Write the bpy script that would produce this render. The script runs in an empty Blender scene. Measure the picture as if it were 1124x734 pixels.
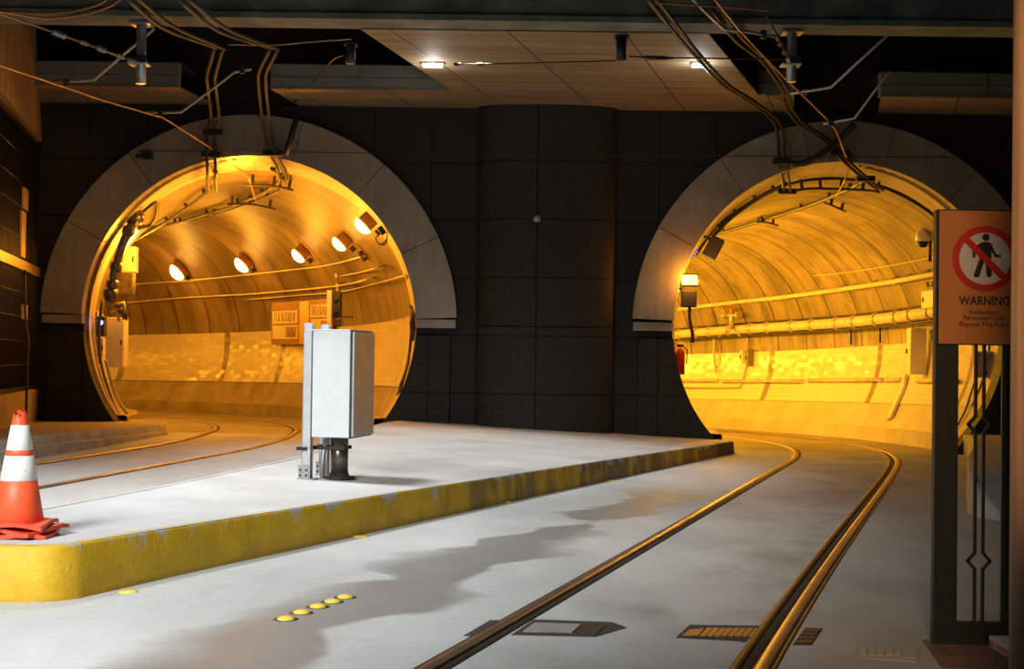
import bpy, bmesh, math, random
from mathutils import Vector as V, Matrix as M4
random.seed(7)
PI = math.pi
scn = bpy.context.scene
COL = scn.collection

# ------------------------------------------------------------------ camera
F = 1500.0
PITCH = math.atan(27 / F)
ROLL = math.radians(0.75)
EYE = V((0, 0, 1.5))
fw = V((0, math.cos(PITCH), math.sin(PITCH)))
up0 = V((0, -math.sin(PITCH), math.cos(PITCH)))
rt0 = V((1, 0, 0))
rt = rt0 * math.cos(ROLL) + up0 * math.sin(ROLL)
up = up0 * math.cos(ROLL) - rt0 * math.sin(ROLL)
cd = bpy.data.cameras.new('camera')
cam = bpy.data.objects.new('camera', cd)
COL.objects.link(cam)
m = M4((rt, up, -fw)).transposed().to_4x4()
m.translation = EYE
cam.matrix_world = m
cd.sensor_width = 36
cd.lens = F / 1124 * 36
cd.clip_start = 0.05
cd.dof.use_dof = True
cd.dof.focus_distance = 14
cd.dof.aperture_fstop = 9
scn.camera = cam


def ray(u, v):
    return fw * F + rt * (u - 562) + up * (367 - v)


def P(u, v, Y):
    d = ray(u, v)
    return EYE + d * (Y / d.y)


def G(u, v, z):
    d = ray(u, v)
    return EYE + d * ((z - 1.5) / d.z)


# ------------------------------------------------------------------ materials
class N:
    """tiny node-tree helper"""
    def __init__(s, name):
        s.m = bpy.data.materials.new(name)
        s.m.use_nodes = True
        s.t = s.m.node_tree
        s.b = s.t.nodes['Principled BSDF']

    def n(s, typ, ins=None, **kw):
        nd = s.t.nodes.new(typ)
        for k, v in kw.items():
            setattr(nd, k, v)
        for k, v in (ins or {}).items():
            if isinstance(v, bpy.types.NodeSocket):
                s.t.links.new(v, nd.inputs[k])
            else:
                nd.inputs[k].default_value = v
        return nd

    def math(s, op, a, b=0.0, c=None):
        d = {0: a, 1: b}
        if c is not None:
            d[2] = c
        return s.n('ShaderNodeMath', d, operation=op).outputs[0]

    def mix(s, fac, a, b, blend='MIX'):
        nd = s.n('ShaderNodeMix', data_type='RGBA', blend_type=blend)
        for k, v in ((0, fac), (6, a), (7, b)):
            if isinstance(v, bpy.types.NodeSocket):
                s.t.links.new(v, nd.inputs[k])
            else:
                nd.inputs[k].default_value = v if k == 0 else c4(v)
        return nd.outputs[2]

    def noise(s, vec, scale, detail=4, rough=0.55):
        return s.n('ShaderNodeTexNoise', {'Vector': vec, 'Scale': scale, 'Detail': detail, 'Roughness': rough}).outputs[0]

    def ramp(s, fac, lo, hi):
        return s.n('ShaderNodeMapRange', {0: fac, 1: lo, 2: hi, 3: 0.0, 4: 1.0}).outputs[0]

    def map(s, vec, scale=(1, 1, 1), loc=(0, 0, 0), rot=(0, 0, 0)):
        return s.n('ShaderNodeMapping', {0: vec, 'Scale': scale, 'Location': loc, 'Rotation': rot}).outputs[0]

    def obj(s):
        return s.n('ShaderNodeTexCoord').outputs['Object']

    def geo(s):
        return s.n('ShaderNodeNewGeometry').outputs['Position']

    def uv(s):
        return s.n('ShaderNodeTexCoord').outputs['UV']

    def sep(s, vec):
        nd = s.n('ShaderNodeSeparateXYZ', {0: vec})
        return nd.outputs[0], nd.outputs[1], nd.outputs[2]

    def set(s, **kw):
        for k, v in kw.items():
            k = k.replace('_', ' ')
            if isinstance(v, bpy.types.NodeSocket):
                s.t.links.new(v, s.b.inputs[k])
            else:
                s.b.inputs[k].default_value = v

    def bump(s, h, strength=0.3, dist=0.02):
        nd = s.n('ShaderNodeBump', {'Height': h, 'Strength': strength, 'Distance': dist})
        s.t.links.new(nd.outputs[0], s.b.inputs['Normal'])


def c4(c):
    return (c[0], c[1], c[2], 1.0)


def simple(name, col, rough=0.6, metal=0.0, var=0.25, scale=9.0, bump=0.0):
    k = N(name)
    o = k.obj()
    nz = k.noise(o, scale)
    dark = tuple(x * (1 - var) for x in col)
    lite = tuple(min(1, x * (1 + var)) for x in col)
    k.set(Base_Color=k.mix(k.ramp(nz, 0.3, 0.7), dark, lite), Roughness=rough, Metallic=metal)
    if bump:
        k.bump(k.noise(o, scale * 6), bump, 0.01)
    return k.m


def emit(name, col, strength):
    k = N(name)
    k.set(Base_Color=c4(col), Emission_Color=c4(col), Emission_Strength=strength, Roughness=0.4)
    return k.m


MT = {}
MT['black'] = simple('black_paint', (0.012, 0.012, 0.011), 0.5)
MT['rubber'] = simple('black_cable_jacket', (0.03, 0.025, 0.02), 0.55)
MT['cable'] = simple('worn_cable_jacket', (0.05, 0.045, 0.035), 0.7)
MT['galv'] = simple('galvanised_steel', (0.42, 0.42, 0.42), 0.4, 0.7, 0.15, 20)
MT['steel_arm'] = simple('grey_painted_rod', (0.55, 0.56, 0.57), 0.45, 0.2, 0.1)
MT['dark_steel'] = simple('dark_steel', (0.06, 0.055, 0.05), 0.5, 0.5)
MT['copper'] = simple('copper_contact_wire', (0.5, 0.27, 0.12), 0.4, 0.3)
MT['orange_cable'] = simple('orange_cable_jacket', (0.45, 0.16, 0.05), 0.5)
MT['white_enamel'] = simple('white_enamel', (0.78, 0.79, 0.80), 0.35, 0.0, 0.05, 6)
MT['door_grey'] = simple('brushed_aluminium_door', (0.46, 0.46, 0.46), 0.4, 0.45, 0.12, 5)
MT['alu'] = simple('aluminium_strut', (0.62, 0.62, 0.63), 0.4, 0.35, 0.08, 12)
MT['pipe_brown'] = simple('stained_steel_pipe', (0.16, 0.13, 0.10), 0.3, 0.8, 0.3, 10)
MT['tan_box'] = simple('cream_painted_box', (0.76, 0.69, 0.53), 0.45, 0, 0.08)
MT['olive'] = simple('olive_box', (0.22, 0.22, 0.12), 0.5)
MT['conduit'] = simple('painted_conduit', (0.5, 0.45, 0.36), 0.35, 0.3, 0.1)
MT['old_pipe'] = simple('cream_insulated_pipe', (0.62, 0.55, 0.42), 0.5, 0.0, 0.2, 4)
MT['red'] = simple('red_paint', (0.6, 0.03, 0.02), 0.45)
MT['gate'] = simple('dark_green_black_gate_paint', (0.016, 0.019, 0.013), 0.5, 0.0, 0.3, 20)
MT['cone_orange'] = simple('cone_orange_pvc', (0.92, 0.105, 0.03), 0.5, 0.0, 0.10, 14)
MT['cone_base'] = simple('cone_base_red_orange', (0.72, 0.075, 0.035), 0.55, 0.0, 0.28, 18)
MT['sign_red'] = simple('sign_red', (0.62, 0.025, 0.02), 0.45, 0, 0.05)
MT['sign_white'] = simple('sign_white', (0.72, 0.66, 0.58), 0.5, 0, 0.06)
MT['sign_black'] = simple('sign_black', (0.02, 0.015, 0.012), 0.5, 0, 0.1)
MT['sign_orange'] = simple('sign_orange_panel', (0.62, 0.22, 0.045), 0.5, 0, 0.08, 12)
MT['plate'] = simple('lilac_white_plate', (0.38, 0.28, 0.34), 0.5, 0, 0.05)
MT['paper'] = simple('notice_paper', (0.75, 0.68, 0.5), 0.6, 0, 0.05)
MT['notice_brown'] = simple('notice_board_brown', (0.34, 0.16, 0.05), 0.5, 0, 0.2)
MT['yellow_dot'] = simple('yellow_marker', (0.85, 0.58, 0.06), 0.45, 0, 0.15, 30)
MT['gold'] = simple('gold_enamel_rail', (0.65, 0.42, 0.12), 0.35, 0.2, 0.15)
MT['grille'] = simple('dark_bronze_bars', (0.035, 0.026, 0.02), 0.4, 0.5)
MT['asphalt'] = simple('asphalt_patch', (0.05, 0.05, 0.047), 0.85, 0, 0.35, 40, 0.4)
MT['cover'] = simple('steel_cover', (0.45, 0.45, 0.44), 0.5, 0.4, 0.15, 20)
MT['rust_grate'] = simple('rusted_grate', (0.30, 0.13, 0.05), 0.5, 0.4, 0.3, 25)
MT['lens'] = emit('sodium_lamp_lens', (1.0, 0.64, 0.15), 9)
MT['lens_hot'] = emit('sodium_flood_lens', (1.0, 0.55, 0.08), 8)
MT['tube_lens'] = emit('white_tube_lens', (1.0, 0.98, 0.95), 12)
MT['blue_lens'] = emit('blue_signal_lens', (0.08, 0.12, 1.0), 25)
MT['white_line'] = simple('worn_white_paint', (0.62, 0.62, 0.60), 0.7, 0, 0.3, 25)
MT['fitting'] = simple('pale_fitting', (0.5, 0.47, 0.4), 0.4, 0.5, 0.2)


def granite():
    k = N('dark_granite_panels')
    p = k.geo()
    x, y, z = k.sep(p)
    gx = k.math('FRACT', k.math('DIVIDE', k.math('ADD', x, 1.5 + 1.03 * 40 - 0.515 + 0.515), 1.03))
    gz = k.math('FRACT', k.math('DIVIDE', k.math('SUBTRACT', z, 0.88 - 1.035 * 10), 1.035))
    jx = k.math('LESS_THAN', k.math('ABSOLUTE', k.math('SUBTRACT', gx, 0.5)), 0.491)
    jz = k.math('LESS_THAN', k.math('ABSOLUTE', k.math('SUBTRACT', gz, 0.5)), 0.490)
    face = k.math('MULTIPLY', jx, jz)
    sp = k.ramp(k.noise(p, 55, 3, 0.8), 0.42, 0.68)
    big = k.ramp(k.noise(p, 1.3, 3), 0.3, 0.7)
    col = k.mix(sp, (0.012, 0.011, 0.009), (0.075, 0.064, 0.048))
    col = k.mix(big, col, k.mix(0.35, col, (0.02, 0.018, 0.014)))
    col = k.mix(face, (0.002, 0.002, 0.002), col)
    k.set(Base_Color=col, Roughness=0.62, Specular_IOR_Level=0.25)
    k.bump(face, 0.5, 0.01)
    return k.m


def column_granite():
    k = N('dark_granite_column')
    p = k.geo()
    x, y, z = k.sep(p)
    jx = k.math('GREATER_THAN', k.math('ABSOLUTE', k.math('SUBTRACT', x, 0.42)), 0.013)
    gz = k.math('FRACT', k.math('DIVIDE', k.math('SUBTRACT', z, 0.88 - 1.035 * 10), 1.035))
    jz = k.math('LESS_THAN', k.math('ABSOLUTE', k.math('SUBTRACT', gz, 0.5)), 0.490)
    j2 = k.math('GREATER_THAN', k.math('ABSOLUTE', k.math('SUBTRACT', z, 2.08)), 0.014)
    face = k.math('MULTIPLY', k.math('MULTIPLY', jx, jz), j2)
    sp = k.ramp(k.noise(p, 55, 3, 0.8), 0.42, 0.68)
    col = k.mix(sp, (0.014, 0.012, 0.009), (0.08, 0.067, 0.048))
    col = k.mix(face, (0.002, 0.002, 0.002), col)
    k.set(Base_Color=col, Roughness=0.6, Specular_IOR_Level=0.25)
    k.bump(face, 0.5, 0.01)
    return k.m


def ring_stone():
    k = N('portal_ring_panels')
    p = k.geo()
    n1 = k.ramp(k.noise(p, 2.0, 5, 0.6), 0.3, 0.75)
    n2 = k.ramp(k.noise(k.map(p, (6, 6, 0.8)), 1.5, 4), 0.45, 0.8)
    col = k.mix(n1, (0.31, 0.26, 0.18), (0.44, 0.38, 0.28))
    col = k.mix(k.math('MULTIPLY', n2, 0.35), col, (0.17, 0.15, 0.11))
    k.set(Base_Color=col, Roughness=0.42, Metallic=0.15)
    k.bump(k.noise(p, 3), 0.15, 0.03)
    return k.m


def lining(name, base, ringstep, blotch):
    k = N(name)
    uv = k.uv()
    u, v, w = k.sep(uv)
    f = k.math('FRACT', k.math('DIVIDE', k.math('ADD', u, 100.0), ringstep))
    j = k.math('LESS_THAN', f, 0.04)
    f2 = k.math('FRACT', k.math('DIVIDE', k.math('ADD', u, 100.0 + ringstep * 0.5), ringstep))
    j2 = k.math('LESS_THAN', f2, 0.016)
    fv = k.math('FRACT', k.math('DIVIDE', v, 1.57))
    jv = k.math('LESS_THAN', fv, 0.012)
    n1 = k.ramp(k.noise(k.map(uv, (0.9, 0.55, 1)), 1.4, 6, 0.62), 0.33, 0.68)
    n2 = k.ramp(k.noise(k.map(uv, (1.5, 0.45, 1)), 1.3, 6, 0.62), 0.50, 0.64)
    n3 = k.noise(uv, 16, 4, 0.7)
    dk = tuple(c * 0.5 for c in base)
    col = k.mix(n1, dk, base)
    col = k.mix(k.math('MULTIPLY', n2, blotch), col, tuple(c * 0.3 for c in base))
    col = k.mix(0.25, col, k.mix(n3, (0.1, 0.09, 0.07), (0.9, 0.86, 0.8)), 'OVERLAY')
    col = k.mix(k.math('MULTIPLY', jv, 0.45), col, (0.05, 0.035, 0.02))
    col = k.mix(k.math('MULTIPLY', j2, 0.6), col, (0.05, 0.03, 0.02))
    col = k.mix(k.math('MULTIPLY', j, 0.92), col, (0.03, 0.02, 0.012))
    k.set(Base_Color=col, Roughness=0.42)
    k.bump(k.math('SUBTRACT', k.math('MULTIPLY', n3, 0.3), j), 0.4, 0.02)
    return k.m


def tiles(name, col, strips, tilt):
    k = N(name)
    uv = k.uv()
    u, v, w = k.sep(uv)
    br = k.n('ShaderNodeTexBrick', {'Vector': uv, 'Color1': (0.5 - tilt, 0.5 + tilt, 1, 1), 'Color2': (0.5 + tilt, 0.5 - tilt, 1, 1),
                                    'Mortar': (0.5, 0.5, 1, 1), 'Scale': 1.0, 'Mortar Size': 0.006, 'Brick Width': 0.24, 'Row Height': 0.12})
    mort = br.outputs[1]
    st = None
    for s0 in strips:
        a = k.math('LESS_THAN', k.math('ABSOLUTE', k.math('SUBTRACT', u, s0)), 0.13)
        st = a if st is None else k.math('MAXIMUM', st, a)
    n1 = k.ramp(k.noise(k.map(uv, (1, 1, 1)), 1.2, 4), 0.3, 0.7)
    c = k.mix(n1, tuple(x * 0.9 for x in col), col)
    c = k.mix(k.math('MULTIPLY', mort, 0.3), c, (0.4, 0.34, 0.25))
    if st is not None:
        c = k.mix(k.math('MULTIPLY', st, 0.8), c, (0.2, 0.15, 0.1))
    k.set(Base_Color=c, Roughness=0.22)
    nm = k.n('ShaderNodeNormalMap', {'Color': br.outputs[0], 'Strength': 1.0})
    k.t.links.new(nm.outputs[0], k.b.inputs['Normal'])
    return k.m


def concrete(name, lo, hi, rough=0.8, scale=1.0, bump=0.25, streak=(1, 1, 1)):
    k = N(name)
    p = k.map(k.geo(), streak)
    n1 = k.ramp(k.noise(p, 1.1 * scale, 6, 0.6), 0.3, 0.7)
    n2 = k.noise(k.geo(), 55, 3, 0.7)
    col = k.mix(n1, lo, hi)
    col = k.mix(0.22, col, k.mix(n2, (0.1, 0.1, 0.1), (0.9, 0.9, 0.9)), 'OVERLAY')
    k.set(Base_Color=col, Roughness=rough)
    k.bump(n2, bump, 0.01)
    return k.m


def road():
    k = N('worn_concrete_road')
    p = k.geo()
    x, y, z = k.sep(p)
    n1 = k.ramp(k.noise(k.map(p, (1, 0.45, 1), rot=(0, 0, 0.3)), 0.8, 6, 0.6), 0.3, 0.7)
    n2 = k.noise(p, 38, 5, 0.8)
    brush = k.noise(k.map(p, (1.5, 26, 1)), 1.6, 4, 0.7)
    col = k.mix(n1, (0.40, 0.41, 0.40), (0.62, 0.63, 0.62))
    col = k.mix(0.55, col, k.mix(n2, (0.15, 0.15, 0.15), (0.85, 0.85, 0.85)), 'OVERLAY')
    col = k.mix(0.22, col, k.mix(brush, (0.0, 0.0, 0.0), (1, 1, 1)), 'OVERLAY')
    # damp stains along the middle of the lane
    d = k.math('SUBTRACT', x, k.math('MULTIPLY_ADD', y, 0.335, -3.55))
    wob = k.math('MULTIPLY', k.math('SUBTRACT', k.noise(p, 0.7, 3), 0.5), 1.1)
    band = k.math('SUBTRACT', 0.36, k.math('ABSOLUTE', k.math('ADD', d, wob)))
    patch = k.math('SUBTRACT', k.noise(k.map(p, (0.55, 0.55, 1), loc=(3.1, 1.7, 0)), 1.0, 2, 0.4), 0.46)
    wet = k.ramp(k.math('ADD', band, k.math('MULTIPLY', patch, 3.0)), 0.10, 0.22)
    inY = k.math('MULTIPLY', k.ramp(y, 5.0, 6.2), k.math('SUBTRACT', 1.0, k.ramp(y, 15.0, 17.0)))
    inB = k.ramp(band, -0.35, 0.1)
    wet = k.math('MULTIPLY', k.math('MULTIPLY', wet, inY), inB)
    # greasy darkening beside the right-hand rail
    d2 = k.math('SUBTRACT', x, k.math('MULTIPLY_ADD', y, 0.3115, -1.1))
    gre = k.math('MULTIPLY', k.ramp(k.noise(k.map(p, (1.3, 0.7, 1)), 1.0, 4), 0.5, 0.68), k.math('SUBTRACT', 1.0, k.ramp(k.math('ABSOLUTE', d2), 0.3, 1.3)))
    col = k.mix(k.math('MULTIPLY', gre, 0.5), col, (0.14, 0.135, 0.125))
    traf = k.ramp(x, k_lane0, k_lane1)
    painted_falloff = k.math('MULTIPLY', k.ramp(k.math('SUBTRACT', x, k.math('MULTIPLY', y, 0.3115)), -1.8, 0.6), 0.86)  # light falloff and shadow towards the right, painted into the road colour
    col = k.mix(painted_falloff, col, k.mix(0.35, (0.115, 0.115, 0.108), col))
    col = k.mix(k.math("MULTIPLY", wet, 0.72), col, (0.16, 0.155, 0.145))
    k.set(Base_Color=col, Roughness=k.math('MULTIPLY_ADD', wet, -0.2, 0.72))
    k.bump(n2, 0.22, 0.01)
    return k.m


k_lane0, k_lane1 = 0.0, 8.0


def kerb_paint():
    k = N('yellow_kerb_paint')
    uv = k.uv()
    u, v, w = k.sep(uv)                    # u metres along the kerb, v 0 bottom .. 1 top
    p = k.geo()
    n1 = k.noise(p, 3.2, 6, 0.65)
    n2 = k.noise(p, 30, 4, 0.7)
    col = k.mix(k.ramp(n1, 0.3, 0.7), (0.55, 0.31, 0.006), (0.74, 0.45, 0.012))
    wear = k.ramp(k.math('ADD', k.math('MULTIPLY', v, 0.35), k.noise(p, 4.5, 6, 0.7)), 0.85, 0.91)
    far = k.ramp(u, 5.0, 13.0)
    n3 = k.ramp(k.math('ADD', k.noise(k.map(p, (1, 1, 0.3)), 2.3, 5, 0.65), k.math('MULTIPLY', far, 0.2)), 0.60, 0.72)
    col = k.mix(k.math('MULTIPLY', n3, k.math('MULTIPLY_ADD', far, 0.5, 0.35)), col, (0.10, 0.085, 0.05))
    col = k.mix(wear, col, (0.45, 0.45, 0.43))
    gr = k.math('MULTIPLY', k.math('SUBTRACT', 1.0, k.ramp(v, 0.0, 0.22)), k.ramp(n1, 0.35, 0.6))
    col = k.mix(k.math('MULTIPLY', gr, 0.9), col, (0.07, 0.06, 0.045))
    k.set(Base_Color=col, Roughness=0.6)
    k.bump(k.math('ADD', n2, k.math('MULTIPLY', n1, 1.5)), 0.35, 0.02)
    return k.m


def soffit():
    k = N('brown_boarded_soffit')
    p = k.geo()
    x, y, z = k.sep(p)
    s1 = k.noise(k.map(p, (0.25, 5.0, 1)), 1.6, 5, 0.65)
    s2 = k.noise(k.map(p, (0.1, 1.3, 1)), 1.0, 3)
    col = k.mix(k.ramp(s1, 0.3, 0.7), (0.15, 0.105, 0.055), (0.42, 0.33, 0.20))
    col = k.mix(k.math('MULTIPLY', k.ramp(s2, 0.4, 0.6), 0.5), col, (0.24, 0.16, 0.08))
    # joints running with the tracks, and one crossing joint
    dd = k.math('SUBTRACT', x, k.math('MULTIPLY', k.math('SUBTRACT', y, 18.75), 0.27))
    f = k.math('FRACT', k.math('DIVIDE', k.math('ADD', dd, 100 + 2.2), 1.62))
    j = k.math('LESS_THAN', f, 0.014)
    j2 = k.math('LESS_THAN', k.math('ABSOLUTE', k.math('SUBTRACT', y, 20.9)), 0.012)
    col = k.mix(k.math('MAXIMUM', j, j2), col, (0.015, 0.012, 0.01))
    k.set(Base_Color=col, Roughness=0.7)
    return k.m


def brick_paving():
    k = N('brown_brick_paving')
    p = k.geo()
    br = k.n('ShaderNodeTexBrick', {'Vector': p, 'Color1': (0.13, 0.075, 0.05, 1), 'Color2': (0.19, 0.11, 0.075, 1), 'Mortar': (0.07, 0.05, 0.04, 1),
                                    'Scale': 1.0, 'Mortar Size': 0.005, 'Brick Width': 0.4, 'Row Height': 0.2})
    n = k.noise(p, 40, 4)
    k.set(Base_Color=k.mix(0.3, br.outputs[0], k.mix(n, (0.2, 0.2, 0.2), (0.8, 0.8, 0.8)), 'OVERLAY'), Roughness=0.7)
    return k.m


def brick_pier():
    k = N('red_brick_with_pale_mortar')
    p = k.geo()
    x, y, z = k.sep(p)
    cv = k.n('ShaderNodeCombineXYZ', {0: k.math('ADD', x, y), 1: z}).outputs[0]
    br = k.n('ShaderNodeTexBrick', {'Vector': cv, 'Color1': (0.55, 0.15, 0.07, 1), 'Color2': (0.6, 0.22, 0.12, 1), 'Mortar': (0.6, 0.56, 0.5, 1),
                                    'Scale': 1.0, 'Mortar Size': 0.012, 'Brick Width': 0.2, 'Row Height': 0.055})
    k.set(Base_Color=br.outputs[0], Roughness=0.8)
    return k.m


def pole_wood():
    k = N('tan_weathered_pole')
    p = k.geo()
    n = k.noise(k.map(p, (14, 14, 0.35)), 1.5, 5, 0.6)
    n2 = k.noise(p, 30, 4)
    col = k.mix(k.ramp(n, 0.3, 0.7), (0.24, 0.125, 0.065), (0.46, 0.29, 0.16))
    col = k.mix(k.math('MULTIPLY', k.ramp(n2, 0.6, 0.75), 0.4), col, (0.15, 0.08, 0.05))
    k.set(Base_Color=col, Roughness=0.55)
    k.bump(n, 0.25, 0.02)
    return k.m


def cone_white():
    k = N('scuffed_reflective_white')
    p = k.geo()
    n = k.ramp(k.noise(p, 22, 5, 0.7), 0.60, 0.68)
    k.set(Base_Color=k.mix(n, (0.80, 0.79, 0.76), (0.30, 0.20, 0.15)), Roughness=0.45)
    return k.m


def rail_steel(name, a, b, rough):
    k = N(name)
    p = k.geo()
    n = k.noise(p, 5, 5, 0.6)
    k.set(Base_Color=k.mix(k.ramp(n, 0.3, 0.7), a, b), Metallic=0.85, Roughness=rough)
    return k.m


def side_panel():
    k = N('brown_board_marked_concrete')
    p = k.geo()
    n = k.noise(k.map(p, (3, 3, 0.35)), 1.5, 5, 0.6)
    k.set(Base_Color=k.mix(k.ramp(n, 0.3, 0.7), (0.20, 0.115, 0.05), (0.36, 0.22, 0.10)), Roughness=0.75)
    return k.m


MT['granite'] = granite()
MT['column'] = column_granite()
MT['ring'] = ring_stone()
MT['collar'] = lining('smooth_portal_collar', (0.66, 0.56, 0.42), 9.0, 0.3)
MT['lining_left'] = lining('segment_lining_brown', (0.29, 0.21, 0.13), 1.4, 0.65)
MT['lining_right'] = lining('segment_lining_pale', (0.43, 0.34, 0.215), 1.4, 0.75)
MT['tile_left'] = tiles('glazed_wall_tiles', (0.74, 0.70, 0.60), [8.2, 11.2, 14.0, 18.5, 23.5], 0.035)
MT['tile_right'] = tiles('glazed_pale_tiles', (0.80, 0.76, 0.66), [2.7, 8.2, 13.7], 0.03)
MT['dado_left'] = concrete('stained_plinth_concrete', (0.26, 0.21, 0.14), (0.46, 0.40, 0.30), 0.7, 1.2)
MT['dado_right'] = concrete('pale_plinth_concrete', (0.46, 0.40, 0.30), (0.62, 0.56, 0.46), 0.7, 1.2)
MT['tunnel_floor'] = concrete('oily_tunnel_floor', (0.10, 0.075, 0.05), (0.36, 0.29, 0.21), 0.42, 1.0, 0.2, (0.5, 1.6, 1))
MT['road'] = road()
MT['island'] = concrete('pale_island_concrete', (0.47, 0.48, 0.48), (0.68, 0.69, 0.69), 0.75, 0.9)
MT['kerb_yellow'] = kerb_paint()
MT['kerb_grey'] = concrete('grey_kerb_concrete', (0.26, 0.25, 0.22), (0.48, 0.46, 0.42), 0.8, 2.0)
MT['kerb_pale'] = concrete('pale_chipped_kerb', (0.42, 0.40, 0.36), (0.66, 0.64, 0.58), 0.8, 2.5)
MT['kerb_tip'] = concrete('dark_kerb_tip', (0.06, 0.055, 0.045), (0.14, 0.13, 0.11), 0.8, 2.0)
MT['sidewalk'] = concrete('brown_grey_sidewalk', (0.28, 0.23, 0.17), (0.42, 0.36, 0.28), 0.75, 1.0)
MT['beam'] = concrete('formwork_beam_concrete', (0.09, 0.10, 0.07), (0.25, 0.26, 0.20), 0.8, 1.5, 0.4)
MT['fascia'] = concrete('soffit_fascia', (0.20, 0.19, 0.14), (0.27, 0.25, 0.19), 0.8, 1.0)
MT['soffit'] = soffit()
MT['brick'] = brick_paving()
MT['brick_red'] = brick_pier()
MT['pole'] = pole_wood()
MT['cone_white'] = cone_white()
MT['rail_head'] = rail_steel('polished_rail_head', (0.24, 0.18, 0.135), (0.40, 0.30, 0.22), 0.40)
MT['rail_rust'] = rail_steel('rusty_guard_rail', (0.09, 0.05, 0.032), (0.17, 0.095, 0.06), 0.55)
MT['groove'] = simple('black_flangeway', (0.012, 0.010, 0.008), 0.8)
MT['side_panel'] = side_panel()
MT['side_base'] = concrete('ochre_wall_base', (0.38, 0.27, 0.12), (0.52, 0.40, 0.2), 0.7, 1.5)
MT['void'] = concrete('dark_deck', (0.02, 0.02, 0.02), (0.05, 0.05, 0.045), 0.9, 1.0)  # very dark concrete for the deck above the soffit


# ------------------------------------------------------------------ mesh helpers
ROOT = {}


def tag(o, label=None, cat=None, group=None, kind=None):
    if label:
        o['label'] = label
    if cat:
        o['category'] = cat
    if group:
        o['group'] = group
    if kind:
        o['kind'] = kind
    return o


def thing(name, label, cat, loc, rz=0.0, group=None):
    o = bpy.data.objects.new(name, None)
    o.empty_display_size = 0.1
    COL.objects.link(o)
    o.location = loc
    o.rotation_euler = (0, 0, rz)
    tag(o, label, cat, group)
    ROOT[o.name] = M4.Translation(V(loc)) @ M4.Rotation(rz, 4, 'Z')
    return o


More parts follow.
